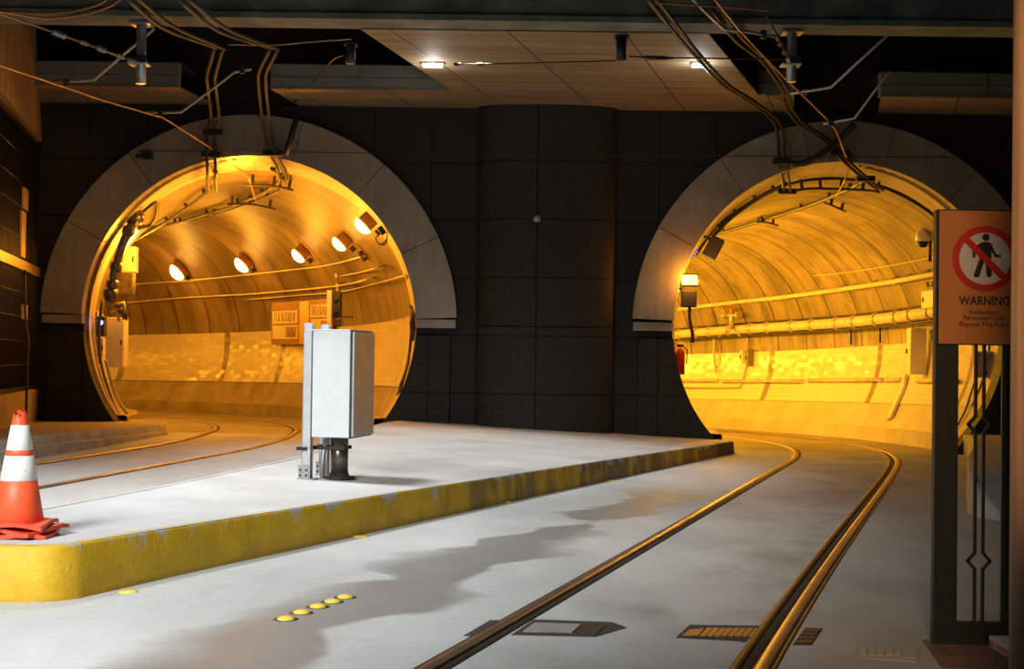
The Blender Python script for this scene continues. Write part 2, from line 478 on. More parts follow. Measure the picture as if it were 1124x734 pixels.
class MB:
    """collects shapes in world coordinates (or local ones when told) and links them as one mesh object"""
    def __init__(s):
        s.bm = bmesh.new()
        s.uv = None

    def _f(s, vs, sm=False):
        try:
            f = s.bm.faces.new(vs)
            f.smooth = sm
            return f
        except ValueError:
            return None

    def box(s, c, size, rot=None, bev=0.0):
        mt = M4.Translation(V(c)) @ (rot.to_4x4() if rot is not None else M4.Identity(4)) @ M4.Diagonal((size[0], size[1], size[2], 1))
        r = bmesh.ops.create_cube(s.bm, size=1.0, matrix=mt)
        if bev:
            es = list({e for v in r['verts'] for e in v.link_edges})
            bmesh.ops.bevel(s.bm, geom=es, offset=bev, segments=2, affect='EDGES', profile=0.5)
        return s

    def tube(s, pts, r, seg=10, caps=True):
        pts = [V(p) for p in pts]
        n = len(pts)
        rad = r if isinstance(r, (list, tuple)) else [r] * n
        t0 = (pts[1] - pts[0]).normalized()
        a = V((0, 0, 1)) if abs(t0.z) < 0.9 else V((1, 0, 0))
        nrm = t0.cross(a).normalized()
        rings = []
        for i, p in enumerate(pts):
            if i == 0:
                t = t0
            elif i == n - 1:
                t = (pts[i] - pts[i - 1]).normalized()
            else:
                t = ((pts[i] - pts[i - 1]).normalized() + (pts[i + 1] - pts[i]).normalized()).normalized()
            nrm = (nrm - t * nrm.dot(t)).normalized()
            b = t.cross(nrm)
            rings.append([s.bm.verts.new(p + (nrm * math.cos(k * 2 * PI / seg) + b * math.sin(k * 2 * PI / seg)) * rad[i]) for k in range(seg)])
        for i in range(n - 1):
            for k in range(seg):
                s._f([rings[i][k], rings[i][(k + 1) % seg], rings[i + 1][(k + 1) % seg], rings[i + 1][k]], True)
        if caps:
            s._f(rings[0][::-1])
            s._f(rings[-1])
        return s

    def lathe(s, prof, base, axis=V((0, 0, 1)), seg=24, smooth=True):
        """prof: list of (radius, height along axis)"""
        axis = V(axis).normalized()
        a = V((1, 0, 0)) if abs(axis.x) < 0.9 else V((0, 1, 0))
        e1 = axis.cross(a).normalized()
        e2 = axis.cross(e1)
        base = V(base)
        rings = []
        for r, h in prof:
            if r < 1e-5:
                rings.append([s.bm.verts.new(base + axis * h)])
            else:
                rings.append([s.bm.verts.new(base + axis * h + (e1 * math.cos(k * 2 * PI / seg) + e2 * math.sin(k * 2 * PI / seg)) * r) for k in range(seg)])
        for i in range(len(rings) - 1):
            A, B = rings[i], rings[i + 1]
            for k in range(seg):
                k2 = (k + 1) % seg
                if len(A) == 1 and len(B) == 1:
                    continue
                if len(A) == 1:
                    s._f([A[0], B[k], B[k2]], smooth)
                elif len(B) == 1:
                    s._f([A[k], A[k2], B[0]], smooth)
                else:
                    s._f([A[k], A[k2], B[k2], B[k]], smooth)
        if len(rings[0]) > 1:
            s._f(rings[0])
        if len(rings[-1]) > 1:
            s._f(rings[-1])
        return s

    def prism(s, pts, ext):
        """polygon (3D points) pushed along vector ext"""
        ext = V(ext)
        a = [s.bm.verts.new(V(p)) for p in pts]
        b = [s.bm.verts.new(V(p) + ext) for p in pts]
        s._f(a)
        s._f(b[::-1])
        n = len(pts)
        for i in range(n):
            s._f([a[i], b[i], b[(i + 1) % n], a[(i + 1) % n]])
        return s

    def sheet(s, rows, smooth=True, uvs=None):
        """rows: list of lists of points -> quads (uvs: same shape, (u,v))"""
        if uvs is not None and s.uv is None:
            s.uv = s.bm.loops.layers.uv.new('UVMap')
        vs = [[s.bm.verts.new(V(p)) for p in r] for r in rows]
        for i in range(len(rows) - 1):
            for j in range(len(rows[0]) - 1):
                f = s._f([vs[i][j], vs[i][j + 1], vs[i + 1][j + 1], vs[i + 1][j]], smooth)
                if f and uvs is not None:
                    for lp, (a, b) in zip(f.loops, ((i, j), (i, j + 1), (i + 1, j + 1), (i + 1, j))):
                        lp[s.uv].uv = uvs[a][b]
        return s

    def build(s, name, mat, parent=None, local=False, norm=True):
        if norm:
            bmesh.ops.recalc_face_normals(s.bm, faces=s.bm.faces)
        me = bpy.data.meshes.new(name)
        o = bpy.data.objects.new(name, me)
        if parent is not None:
            if not local:
                top = parent
                mt = ROOT[parent.name]
                s.bm.transform(mt.inverted())
            o.parent = parent
            ROOT[o.name] = ROOT[parent.name]
        else:
            xs = [v.co for v in s.bm.verts]
            lo = V((min(v.x for v in xs), min(v.y for v in xs), min(v.z for v in xs)))
            hi = V((max(v.x for v in xs), max(v.y for v in xs), max(v.z for v in xs)))
            b = V(((lo.x + hi.x) / 2, (lo.y + hi.y) / 2, lo.z))
            s.bm.transform(M4.Translation(-b))
            o.location = b
            ROOT[o.name] = M4.Translation(b)
        s.bm.to_mesh(me)
        s.bm.free()
        me.materials.append(mat if not isinstance(mat, str) else MT[mat])
        COL.objects.link(o)
        return o


def struct(name, mb, mat):
    o = mb.build(name, mat)
    o['kind'] = 'structure'
    return o


def smoothstep(a, b, x):
    t = max(0.0, min(1.0, (x - a) / (b - a)))
    return t * t * (3 - 2 * t)


def lerp_tab(tab, x):
    if x <= tab[0][0]:
        return tab[0][1]
    for (x0, y0), (x1, y1) in zip(tab, tab[1:]):
        if x <= x1:
            return y0 + (y1 - y0) * (x - x0) / (x1 - x0)
    return tab[-1][1]


def catmull(pts, k=6):
    pts = [V(p) for p in pts]
    out = []
    ext = [pts[0] * 2 - pts[1]] + pts + [pts[-1] * 2 - pts[-2]]
    for i in range(1, len(ext) - 2):
        p0, p1, p2, p3 = ext[i - 1:i + 3]
        for j in range(k):
            t = j / k
            out.append(0.5 * ((2 * p1) + (p2 - p0) * t + (2 * p0 - 5 * p1 + 4 * p2 - p3) * t * t + (3 * p1 - p0 - 3 * p2 + p3) * t ** 3))
    out.append(pts[-1])
    return out


WY = 24.6                                  # the portal wall


def road_z(x, y):
    zr = 0.05 - 0.15 * (y - 8) / 16.6 if y > 2 else 0.05 - 0.15 * (2 - 8) / 16.6
    w = smoothstep(-1.6, -3.4, x) if False else 1 - smoothstep(-3.4, -1.6, x)
    w *= smoothstep(8.0, 13.0, y)
    return zr + w * (0.1 - zr)


def GR(u, v, dz=0.0):
    Y = 12.0
    q = None
    for i in range(40):
        q = G(u, v, road_z(q.x if q else 0, Y) + dz)
        Y = q.y
    return q


# ------------------------------------------------------------------ tunnels
class Tunnel:
    def __init__(s, x0, zc, floor, head, R, slope, r=3.0):
        s.x0, s.zc0, s.fl, s.h, s.R, s.sl, s.r = x0, zc, floor, math.radians(head), R, slope, r
        s.zc = zc - floor                                   # axis height above the floor
        s.cc = V((x0 - R * math.cos(s.h), WY + R * math.sin(s.h)))   # centre of curvature

    def head(s, d):
        return s.h - d / s.R

    def axis(s, d):
        t = s.head(d)
        return V((s.x0 + s.R * (math.cos(t) - math.cos(s.h)), WY + s.R * (math.sin(s.h) - math.sin(t)), s.fl + s.sl * max(d, 0)))

    def lat(s, d):
        t = s.head(d) * smoothstep(0, 2.2, d)
        return V((math.cos(t), -math.sin(t), 0))

    def pt(s, d, x, z):
        return s.axis(d) + s.lat(d) * x + V((0, 0, z))

    def ang(s, d, a, off=0.0):
        r = s.r - off
        return s.pt(d, r * math.cos(a), s.zc + r * math.sin(a))

    def half(s, z, off=0.0):
        return math.sqrt(max(0.01, (s.r - off) ** 2 - (z - s.zc) ** 2))

    def param(s, p):
        rel = V((p.x, p.y)) - s.cc
        x = rel.length - s.R
        # angle of rel relative to portal radial direction
        a = math.atan2(rel.y, rel.x)
        a0 = math.atan2(-math.sin(s.h), math.cos(s.h))
        d = (a - a0) * s.R
        return d, x, p.z - (s.fl + s.sl * max(d, 0))

    def hit(s, u, v, off=0.0):
        """first point along the view ray that meets the lining (less a stand-off), beyond the portal"""
        r = s.r - off
        Y = WY + 0.25
        prev = Y
        inside = False
        while Y < 70:
            d, x, z = s.param(P(u, v, Y))
            if not inside:
                inside = x * x + (z - s.zc) ** 2 < r * r
            elif x * x + (z - s.zc) ** 2 > r * r and d > 0.2:
                lo, hi = prev, Y
                for i in range(25):
                    md = (lo + hi) / 2
                    d, x, z = s.param(P(u, v, md))
                    if x * x + (z - s.zc) ** 2 > r * r:
                        hi = md
                    else:
                        lo = md
                return P(u, v, lo)
            prev = Y
            Y += 0.1
        return P(u, v, 40)

    def inward(s, p):
        """unit vector from a wall point towards the axis, and the along-path and up-the-wall directions"""
        d, x, z = s.param(p)
        t = s.head(d)
        lat = V((math.cos(t), -math.sin(t), 0))
        fwd = V((math.sin(t), math.cos(t), 0))
        n = -(lat * x + V((0, 0, z - s.zc))).normalized()
        upw = fwd.cross(n).normalized()
        if upw.z < 0:
            upw = -upw
        return n, fwd, upw


TL = Tunnel(-4.71, 2.09, 0.10, -5.0, 21.0, -0.014)
TR = Tunnel(5.87, 2.118, -0.10, 10.0, 26.0, -0.024)
LEN = 40.0


def sweep(T, prof, d0, d1, step, vscale=1.0):
    """prof: function(d) -> list of (x, z) ; UV in metres"""
    rows, uvs = [], []
    n = max(2, int((d1 - d0) / step))
    for i in range(n + 1):
        d = d0 + (d1 - d0) * i / n
        pr = prof(d)
        rows.append([T.pt(d, x, z) for x, z in pr])
        acc, uv = 0.0, []
        for j, q in enumerate(pr):
            if j:
                acc += math.hypot(q[0] - pr[j - 1][0], q[1] - pr[j - 1][1])
            uv.append((d, acc))
        uvs.append(uv)
    return rows, uvs


def arc(T, a0, a1, r, n):
    return [(r * math.cos(a0 + (a1 - a0) * i / n), T.zc + r * math.sin(a0 + (a1 - a0) * i / n)) for i in range(n + 1)]


def build_tunnel(T, side):
    zt0, zt1 = 0.84, 2.22                       # glazed tile band, above the floor
    a_t1 = math.asin((zt1 - T.zc) / T.r)
    a_t0 = math.asin((zt0 - T.zc) / T.r)
    a_b = math.asin((0.05 - T.zc) / T.r)
    # collar: smooth first stretch with a shadow groove at its end
    mb = MB()
    rows, uvs = [], []
    for d, r in [(-0.02, 2.985), (0.4, 2.985), (0.8, 2.985), (1.2, 2.985), (1.55, 2.985), (1.56, 3.07), (1.66, 3.07), (1.67, 3.0)]:
        pr = arc(T, a_b, PI - a_b, r, 72)
        rows.append([T.pt(d, x, z) for x, z in pr])
        uvs.append([(d + 2.0, j * 0.13) for j in range(len(pr))])
    mb.sheet(rows, True, uvs)
    struct('wall_%s_portal_collar' % side, mb, 'collar')
    mb = MB()
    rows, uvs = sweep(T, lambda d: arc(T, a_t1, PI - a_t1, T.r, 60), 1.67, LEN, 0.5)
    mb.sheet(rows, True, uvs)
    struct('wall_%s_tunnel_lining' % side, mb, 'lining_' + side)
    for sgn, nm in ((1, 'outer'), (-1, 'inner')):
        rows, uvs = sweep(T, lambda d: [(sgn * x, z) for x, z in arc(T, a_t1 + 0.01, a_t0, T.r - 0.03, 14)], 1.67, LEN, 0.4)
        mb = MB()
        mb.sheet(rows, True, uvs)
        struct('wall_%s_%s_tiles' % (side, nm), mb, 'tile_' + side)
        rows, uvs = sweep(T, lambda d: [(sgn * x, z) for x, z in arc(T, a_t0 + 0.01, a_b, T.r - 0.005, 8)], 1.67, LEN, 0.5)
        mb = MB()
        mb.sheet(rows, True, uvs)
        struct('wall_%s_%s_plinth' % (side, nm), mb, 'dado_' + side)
        x0 = T.half(0.30)
        rows, uvs = sweep(T, lambda d: [(sgn * (x0 + 0.03), 0.30), (sgn * (x0 - 0.20), 0.29), (sgn * (x0 - 0.23), 0.27), (sgn * (x0 - 0.26), -0.05)], 0.3, LEN, 0.5)
        mb = MB()
        mb.sheet(rows, False, uvs)
        struct('baseboard_%s_%s_ledge' % (side, nm), mb, 'dado_' + side)
    mb = MB()
    rows, uvs = sweep(T, lambda d: [(-2.6, 0), (-1.3, 0), (0, 0), (1.3, 0), (2.6, 0)], 0.0, LEN, 0.5)
    mb.sheet(rows, True, uvs)
    struct('floor_%s_tunnel' % side, mb, 'tunnel_floor')
    # closing wall far round the bend
    mb = MB()
    mb.prism([T.pt(LEN, x, z) for x, z in arc(T, a_b, PI - a_b, 3.2, 30)], (0, 0.1, 0))
    struct('wall_%s_tunnel_end' % side, mb, 'dado_' + side)


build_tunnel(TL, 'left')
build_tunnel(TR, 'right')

# ------------------------------------------------------------------ the portal wall
ZC, ZB = 6.02, -0.6


def opening(T, r, zb, n=72):
    zc = T.zc0
    a = math.asin((zb - zc) / r)
    return [(T.x0 + r * math.cos(PI - a + (2 * a - PI) * i / n), zc + r * math.sin(PI - a + (2 * a - PI) * i / n)) for i in range(n + 1)]


mb = MB()
out = [(-9.2, ZB)] + opening(TL, 2.985, ZB) + opening(TR, 2.985, ZB) + [(15.0, ZB), (15.0, 7.6), (-9.2, 7.6)]
mb.prism([(x, WY, z) for x, z in out], (0, 0.25, 0))
struct('wall_portal', mb, 'granite')

# swelling pilaster between the two portals
mb = MB()
prof = []
for i in range(25):
    a = PI * i / 24
    prof.append((0.59 - 1.24 * math.cos(a), WY - 0.42 * math.sin(a) ** 0.8 - 0.04))
rows = [[(x, y, z) for x, y in prof] for z in (-0.3, 1.0, 2.5, 4.0, ZC)]
mb.sheet(rows, True)
struct('wall_pilaster', mb, 'column')


def ring(T, n, tn):
    mb = MB()
    r0, r1 = 2.985, 3.72
    cuts = [2, 25, 50.3, 75.6, 101, 126, 151.5, 178]
    y0, y1 = WY - 0.22, WY + 0.02
    for a0, a1 in zip(cuts, cuts[1:]):
        g = 0.11
        k = 10
        A = [math.radians(a0 + g + (a1 - a0 - 2 * g) * i / k) for i in range(k + 1)]
        poly = [(T.x0 + r0 * math.cos(a), y0, T.zc0 + r0 * math.sin(a)) for a in A] + [(T.x0 + r1 * math.cos(a), y0, T.zc0 + r1 * math.sin(a)) for a in reversed(A)]
        mb.prism(poly, (0, y1 - y0, 0))
    for sg in (-1, 1):                      # short foot block below each end
        mb.prism([(T.x0 + sg * 2.985, y0 + 0.05, 2.19), (T.x0 + sg * 3.70, y0 + 0.05, 2.19), (T.x0 + sg * 3.70, y0 + 0.05, 2.04), (T.x0 + sg * 2.985, y0 + 0.05, 2.04)], (0, 0.17, 0))
    struct('trim_%d' % n, mb, 'ring')
    mb = MB()                               # granite jambs below the ring
    for sg in (-1, 1):
        poly = [(T.x0 + sg * 3.6, WY - 0.12, ZB), (T.x0 + sg * 3.6, WY - 0.12, 1.9)]
        for i in range(19):
            z = 1.9 + (ZB - 1.9) * i / 18
            poly.append((T.x0 + sg * math.sqrt(2.985 ** 2 - (z - T.zc0) ** 2), WY - 0.12, z))
        mb.prism(poly, (0, 0.14, 0))
    struct('trim_%d' % tn, mb, 'granite')


ring(TL, 1, 3)
ring(TR, 2, 4)

# ------------------------------------------------------------------ road, island, kerbs, sidewalks
mb = MB()
xs = [-14 + 0.4 * i for i in range(76)]
ys = [-3 + 0.4 * i for i in range(70)]
ys[-1] = WY + 0.02
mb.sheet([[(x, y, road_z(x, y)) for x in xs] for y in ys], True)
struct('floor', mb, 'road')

IL = [(-3.22, 8.0), (-3.45, 8.16), (-3.57, 8.5), (-3.5, 9.3), (-3.24, 10.5), (-2.92, 12.0), (-2.62, 13.8), (-2.36, 15.5), (-2.3, 18.0), (-2.28, 20.5), (-2.26, 22.8), (-2.15, 23.9), (-1.95, 24.62)]
IR = [(-2.78, 8.0), (-2.60, 8.10), (-2.50, 8.32), (-2.12, 9.3), (-1.63, 10.5), (-1.03, 12.0), (-0.30, 13.8), (0.39, 15.5), (1.42, 18.0), (2.46, 20.5), (3.42, 22.8), (3.86, 23.95), (3.86, 24.62)]
KT = [(8.3, 0.375), (11.2, 0.33), (14.3, 0.275), (18.9, 0.20), (20.9, 0.165), (23.4, 0.12), (24.6, 0.095)]


def isl_z(t, y):
    zr = lerp_tab(KT, y)
    return 0.378 * (1 - t) + zr * t


mb = MB()
rows = []
for (lx, ly), (rx, ry) in zip(IL, IR):
    rows.append([(lx + (rx - lx) * t, ly + (ry - ly) * t, isl_z(t, ly + (ry - ly) * t)) for t in [i / 12 for i in range(13)]])
mb.sheet(rows, True)
struct('floor_island', mb, 'island')


def kerb(name, pts, mat, depth=0.012, zb=None, smooth=True):
    """vertical painted face under a line of top points, with a rounded arris"""
    mb = MB()
    rows, uvs, acc = [], [], 0.0
    for i, p in enumerate(pts):
        p = V(p)
        if i:
            acc += (p - V(pts[i - 1])).length
        a = V(pts[max(0, i - 1)])
        b = V(pts[min(len(pts) - 1, i + 1)])
        t = (b - a)
        t.z = 0
        t.normalize()
        n = V((t.y, -t.x, 0))               # outward = right of travel
        b0 = road_z(p.x, p.y) - 0.04 if zb is None else zb
        rows.append([(p.x + n.x * q, p.y + n.y * q, z) for q, z in ((depth + 0.02, b0), (depth + 0.012, b0 + 0.3 * (p.z - b0)), (depth, p.z - 0.02), (depth - 0.012, p.z - 0.003), (-0.05, p.z + 0.002))])
        uvs.append([(acc, w) for w in (0, 0.3, 0.93, 0.99, 1.0)])
    mb.sheet(rows, smooth, uvs)
    return struct(name, mb, mat)


def dense(pts, k=5):
    return catmull(pts, k)


nose = [(x, y, isl_z(0, y)) for x, y in IL[4::-1]] + [(x, y, isl_z(1, y)) for x, y in IR[:-2]]
kerb('trim_5', dense(nose), 'kerb_yellow')
tip = [(x, y, isl_z(1, y)) for x, y in (IR[-3], (3.75, 23.55), (3.90, 24.0), (3.93, 24.62))]
kerb('trim_6', dense(tip), 'kerb_tip')
lft = [(x, y, isl_z(0, y)) for x, y in IL[:3:-1]]
kerb('trim_7', dense(lft), 'island', smooth=False)

# left sidewalk
mb = MB()
LS = [(-6.62, 12.0, 0.40), (-6.50, 16.0, 0.395), (-6.40, 18.5, 0.385), (-6.24, 20.5, 0.35), (-6.15, 22.5, 0.31), (-6.12, 24.0, 0.285), (-6.3, 24.9, 0.28), (-6.75, 25.6, 0.28)]
rows = [[(x + (-9.4 - x) * t, y, z + 0.01 * t) for t in (0, 0.3, 0.6, 1.0)] for x, y, z in LS]
mb.sheet(rows, True)
struct('floor_left_sidewalk', mb, 'sidewalk')
kerb('trim_8', dense(LS), 'kerb_pale')
mb = MB()
rows = [[(x - 0.02, y, z - 0.12), (x + 0.10, y, z - 0.135), (x + 0.12, y, -0.05)] for x, y, z in LS[:-2]]
mb.sheet(rows, False)
struct('trim_9', mb, 'kerb_pale')

# right sidewalk
RS = [(8.15, 24.62, 0.26), (7.9, 23.4, 0.29), (6.75, 19.9, 0.33), (5.9, 17.6, 0.34), (5.0, 14.9, 0.36), (4.65, 13.7, 0.30), (4.75, 13.2, 0.05)]
mb = MB()
rows = [[(x + (15 - x) * t, y, z) for t in (0, 0.3, 0.6, 1.0)] for x, y, z in RS]
mb.sheet(rows, True)
struct('floor_right_sidewalk', mb, 'kerb_grey')
kerb('trim_10', dense(list(reversed(RS)))[::-1], 'kerb_grey')

# ------------------------------------------------------------------ overhead: soffit, beam, deck
mb = MB()
Z = ZC
poly = [(-9.2, 23.06), (-5.71, 23.06), (-5.45, 24.6), (-3.9, 24.6), (-4.15, 23.06), (-1.06, 23.06), (-2.17, 18.7), (2.63, 18.7), (4.12, 23.06),
        (4.72, 23.06), (5.05, 24.6), (6.55, 24.6), (6.2, 23.06), (15, 23.06), (15, 24.7), (-9.2, 24.7)]
mb.prism([(x, y, Z) for x, y in poly], (0, 0, 0.03))
struct('ceiling', mb, 'soffit')
for i, (x0, x1) in enumerate([(-9.2, -5.71), (-4.15, -1.06), (4.12, 4.72), (6.2, 15.0)]):
    mb = MB()
    mb.box(((x0 + x1) / 2, 23.06 + 0.12, Z + 0.115), (x1 - x0, 0.2, 0.19))
    mb.box(((x0 + x1) / 2, 23.06 + 0.13, Z + 0.325), (x1 - x0, 0.2, 0.21))
    if x1 - x0 > 2:
        k = int((x1 - x0) / 1.9)
        for j in range(1, k + 1):
            mb.box((x0 + (x1 - x0) * j / (k + 1), 23.06 + 0.015, Z + 0.22), (0.03, 0.04, 0.40))
    struct('trim_%d' % (11 + i), mb, 'fascia')
mb = MB()
for x0, x1, y0, y1 in [(-9.2, -5.7, 23.2, 24.6), (-4.1, -1.0, 23.3, 24.6), (-1.0, 4.1, 23.0, 24.6), (6.3, 15, 23.2, 24.6)]:
    mb.box(((x0 + x1) / 2, (y0 + y1) / 2, Z + 0.47), (x1 - x0, y1 - y0, 0.05))
mb.box((2.9, 21.5, 7.65), (24.5, 7.0, 0.1))
struct('ceiling_deck', mb, 'void')
mb = MB()
mb.box((2.9, 18.48, 6.06), (24.5, 0.56, 0.08))
mb.box((2.9, 18.50, 6.9), (24.5, 0.48, 1.62))
for x in (-5.2, -2.15, 0.72, 3.9, 7.0):
    mb.box((x, 18.25, 6.9), (0.03, 0.03, 1.6))
struct('ceiling_beam', mb, 'beam')

# ------------------------------------------------------------------ left side wall: base, grille, panel
SD = V((-0.208, 1, 0)).normalized()        # direction of the side wall (away from the camera)
SN = V((SD.y, -SD.x, 0))                   # towards the tracks
S0 = V((-8.58, 24.55, 0))


def sw(d, z, off=0.0):
    """point on the side wall d metres in front of the portal wall"""
    return S0 - SD * d + SN * off + V((0, 0, z))


mb = MB()
mb.prism([sw(0, 0.2, -0.02), sw(8, 0.2, -0.02), sw(8, 0.86, -0.02), sw(0, 0.86, -0.02)], SN * 0.10)
struct('wall_left_base', mb, 'side_base')
mb = MB()
mb.prism([sw(0, 0.2, -0.35), sw(8, 0.2, -0.35), sw(8, 7.5, -0.35), sw(0, 7.5, -0.35)], SN * 0.06)
struct('wall_left', mb, 'side_panel')
mb = MB()
mb.prism([sw(0.55, 5.22, 0), sw(8, 5.30, 0), sw(8, 7.5, 0), sw(1.9, 7.5, 0)], SN * 0.14)
struct('wall_left_upper_panel', mb, 'side_panel')

g = thing('security_grille', 'dark barred grille with gold rail set over the left side wall', 'grille', sw(2, 0.86))
for z in (0.9, 5.18):
    mb = MB()
    mb.prism([sw(0.05, z - 0.04, 0), sw(6, z - 0.04, 0), sw(6, z + 0.04, 0), sw(0.05, z + 0.04, 0)], SN * 0.07)
    mb.build('rail', 'grille', g)
mb = MB()
mb.prism([sw(0.05, 2.86, 0.0), sw(6, 2.86, 0.0), sw(6, 3.02, 0.0), sw(0.05, 3.02, 0.0)], SN * 0.09)
o = mb.build('middle_rail', 'gold', g)
o['label'] = 'gold horizontal rail'
for i in range(36):
    mb = MB()
    d = 0.1 + i * 0.16
    mb.tube([sw(d, 0.86, 0.035), sw(d, 5.2, 0.035)], 0.014, 6)
    mb.build('bar', 'grille', g)
for z in [1.3, 1.7, 2.1, 2.5, 3.4, 3.9, 4.3, 4.75]:
    mb = MB()
    mb.tube([sw(0.05, z, 0.03), sw(6, z, 0.03)], 0.012, 6)
    mb.build('cross_bar', 'grille', g)
for d, z, w, h in [(1.9, 4.05, 0.55, 0.35), (2.1, 3.45, 0.5, 0.75), (1.75, 2.18, 0.55, 0.24)]:
    mb = MB()
    mb.prism([sw(d - w / 2, z - h / 2, 0.05), sw(d + w / 2, z - h / 2, 0.05), sw(d + w / 2, z + h / 2, 0.05), sw(d - w / 2, z + h / 2, 0.05)], SN * 0.03)
    o = mb.build('plate', 'gold', g)
    o['label'] = 'small gold plate'

mb = MB()
pp = [P(27, 296, 22.6), P(28, 352, 22.6), P(31, 375, 22.6), P(30, 400, 22.6), P(29, 440, 22.55)]
pp.append(V((pp[-1].x, pp[-1].y, 0.39)))
mb.tube(catmull(pp, 5), 0.022, 8)
t = mb.build('conduit', 'dark_steel')
tag(t, 'thin dark bent conduit standing against the barred grille behind the cone', 'conduit')

# ------------------------------------------------------------------ rails
def track_right(d):
    """centre line, d metres past the portal (negative = towards camera); returns point, heading"""
    if d > -3.3:
        p = TR.axis(d) if d > 0 else V((TR.x0 + TR.R * (math.cos(TR.head(d)) - math.cos(TR.h)), WY + TR.R * (math.sin(TR.h) - math.sin(TR.head(d))), 0))
        return V((p.x - 0.01, p.y, p.z)), TR.head(d)
    p, h = track_right(-3.299)
    e = -3.3 - d
    return V((p.x - math.sin(h) * e, p.y - math.cos(h) * e, 0)), h


def track_left(d):
    if d > -5.0:
        p = TL.axis(d) if d > 0 else V((TL.x0 + TL.R * (math.cos(TL.head(d)) - math.cos(TL.h)), WY + TL.R * (math.sin(TL.h) - math.sin(TL.head(d))), 0))
        return V((p.x + 0.08, p.y, p.z)), TL.head(d)
    p, h = track_left(-4.999)
    e = -5.0 - d
    return V((p.x - math.sin(h) * e, p.y - math.cos(h) * e, 0)), h


def strip(track, d0, d1, o0, o1, h, lift, mat, name, parent):
    mb = MB()
    rows = []
    n = int((d1 - d0) / 0.3)
    for i in range(n + 1):
        d = d0 + (d1 - d0) * i / n
        p, hd = track(d)
        lat = V((math.cos(hd), -math.sin(hd), 0))
        z = p.z if d > 0 else road_z(p.x, p.y)
        wd = (((0.0, 0.2) if track is track_right else (-0.10, 0.0))[o0 > 0]) * smoothstep(-19.0, -3.0, d)
        a, b = p + lat * (o0 + wd), p + lat * (o1 + wd)
        e = min(0.012, abs(o1 - o0) * 0.2)
        a2, b2 = p + lat * (o0 + wd + e), p + lat * (o1 + wd - e)
        rows.append([(a.x, a.y, z - 0.03), (a.x, a.y, z + lift - 0.006), (a2.x, a2.y, z + lift), (b2.x, b2.y, z + lift), (b.x, b.y, z + lift - 0.006), (b.x, b.y, z - 0.03)])
    mb.sheet(rows, True)
    return mb.build(name, mat, parent)


def rail(track, side, d0, d1, label, guard, base):
    g = 0.69
    t = thing('track_rail', label, 'rail', base)
    s = side
    lo, hi = (g, g + 0.075)
    a = sorted((s * lo, s * hi))
    strip(track, d0, d1, a[0], a[1], 0, 0.018, 'rail_head', 'rail_head', t)
    a = sorted((s * (g - 0.055), s * (g - 0.001)))
    strip(track, d0, d1, a[0], a[1], 0, 0.005, 'groove', 'flangeway', t)
    if guard:
        a = sorted((s * (g - 0.105), s * (g - 0.056)))
        strip(track, d0, d1, a[0], a[1], 0, 0.018, 'rail_rust', 'guard_rail', t)
    a = sorted((s * (g + 0.076), s * (g + 0.105)))
    o = strip(track, d0, d1, a[0], a[1], 0, 0.007, 'rail_rust', 'rail_edge', t)
    return t


rail(track_right, -1, -22.5, 30, 'left rail of the right-hand track, curving into the right tunnel', False, (0.3, 8.5, 0.04))
rail(track_right, 1, -22.5, 30, 'right rail of the right-hand track, doubled by a rusty guard rail', True, (1.8, 8.5, 0.04))
rail(track_left, -1, -22.5, 30, 'left rail of the left-hand track, bending into the left tunnel', False, (-5.9, 12, 0.1))
rail(track_left, 1, -22.5, 30, 'right rail of the left-hand track, nearer the island', False, (-4.5, 12, 0.1))

# ------------------------------------------------------------------ road marks and covers
def slab(name, px, mat, label, cat, th=0.008, parent=None):
    mb = MB()
    pts = [GR(u, v) for u, v in px]
    mb.prism([(p.x, p.y, road_z(p.x, p.y) - 0.01) for p in pts], (0, 0, 0.01 + th))
    o = mb.build(name, mat, parent)
    if parent is None:
        tag(o, label, cat)
    return o


words_n = ['nearest the camera', 'second from the camera', 'third from the camera', 'fourth from the camera', 'farthest from the camera']
for i, (u, v) in enumerate([(314, 679.5), (331, 672.5), (349, 666), (365, 660.5), (379, 655.5)]):
    q = GR(u, v)
    t = thing('road_dome', 'yellow dome road marker, %s in the row of five' % words_n[i], 'road marker', (q.x, q.y, road_z(q.x, q.y)), 0, 'yellow dome markers in a row')
    mb = MB()
    mb.lathe([(0.05, -0.01), (0.05, 0.003), (0.045, 0.009), (0.033, 0.015), (0.017, 0.019), (0, 0.020)], q, seg=20)
    mb.build('dome', 'yellow_dot', t)
    mb = MB()
    mb.lathe([(0.075, -0.01), (0.07, 0.001), (0, 0.0015)], q, seg=16)
    mb.build('adhesive_pad', 'asphalt', t)
for (u, v), w in zip([(141, 649.5), (396, 589), (555, 551), (671, 527.5)], ['at the nose of the yellow kerb', 'beside the kerb below the metal cabinet', 'beside the middle of the yellow kerb', 'beside the far end of the yellow kerb']):
    q = GR(u, v)
    mb = MB()
    mb.lathe([(0.06, -0.01), (0.06, 0.003), (0.05, 0.010), (0, 0.012)], q, seg=16)
    tag(mb.build('road_dome', 'yellow_dot'), 'worn flat yellow road marker %s' % w, 'road marker', 'worn yellow markers along the kerb')

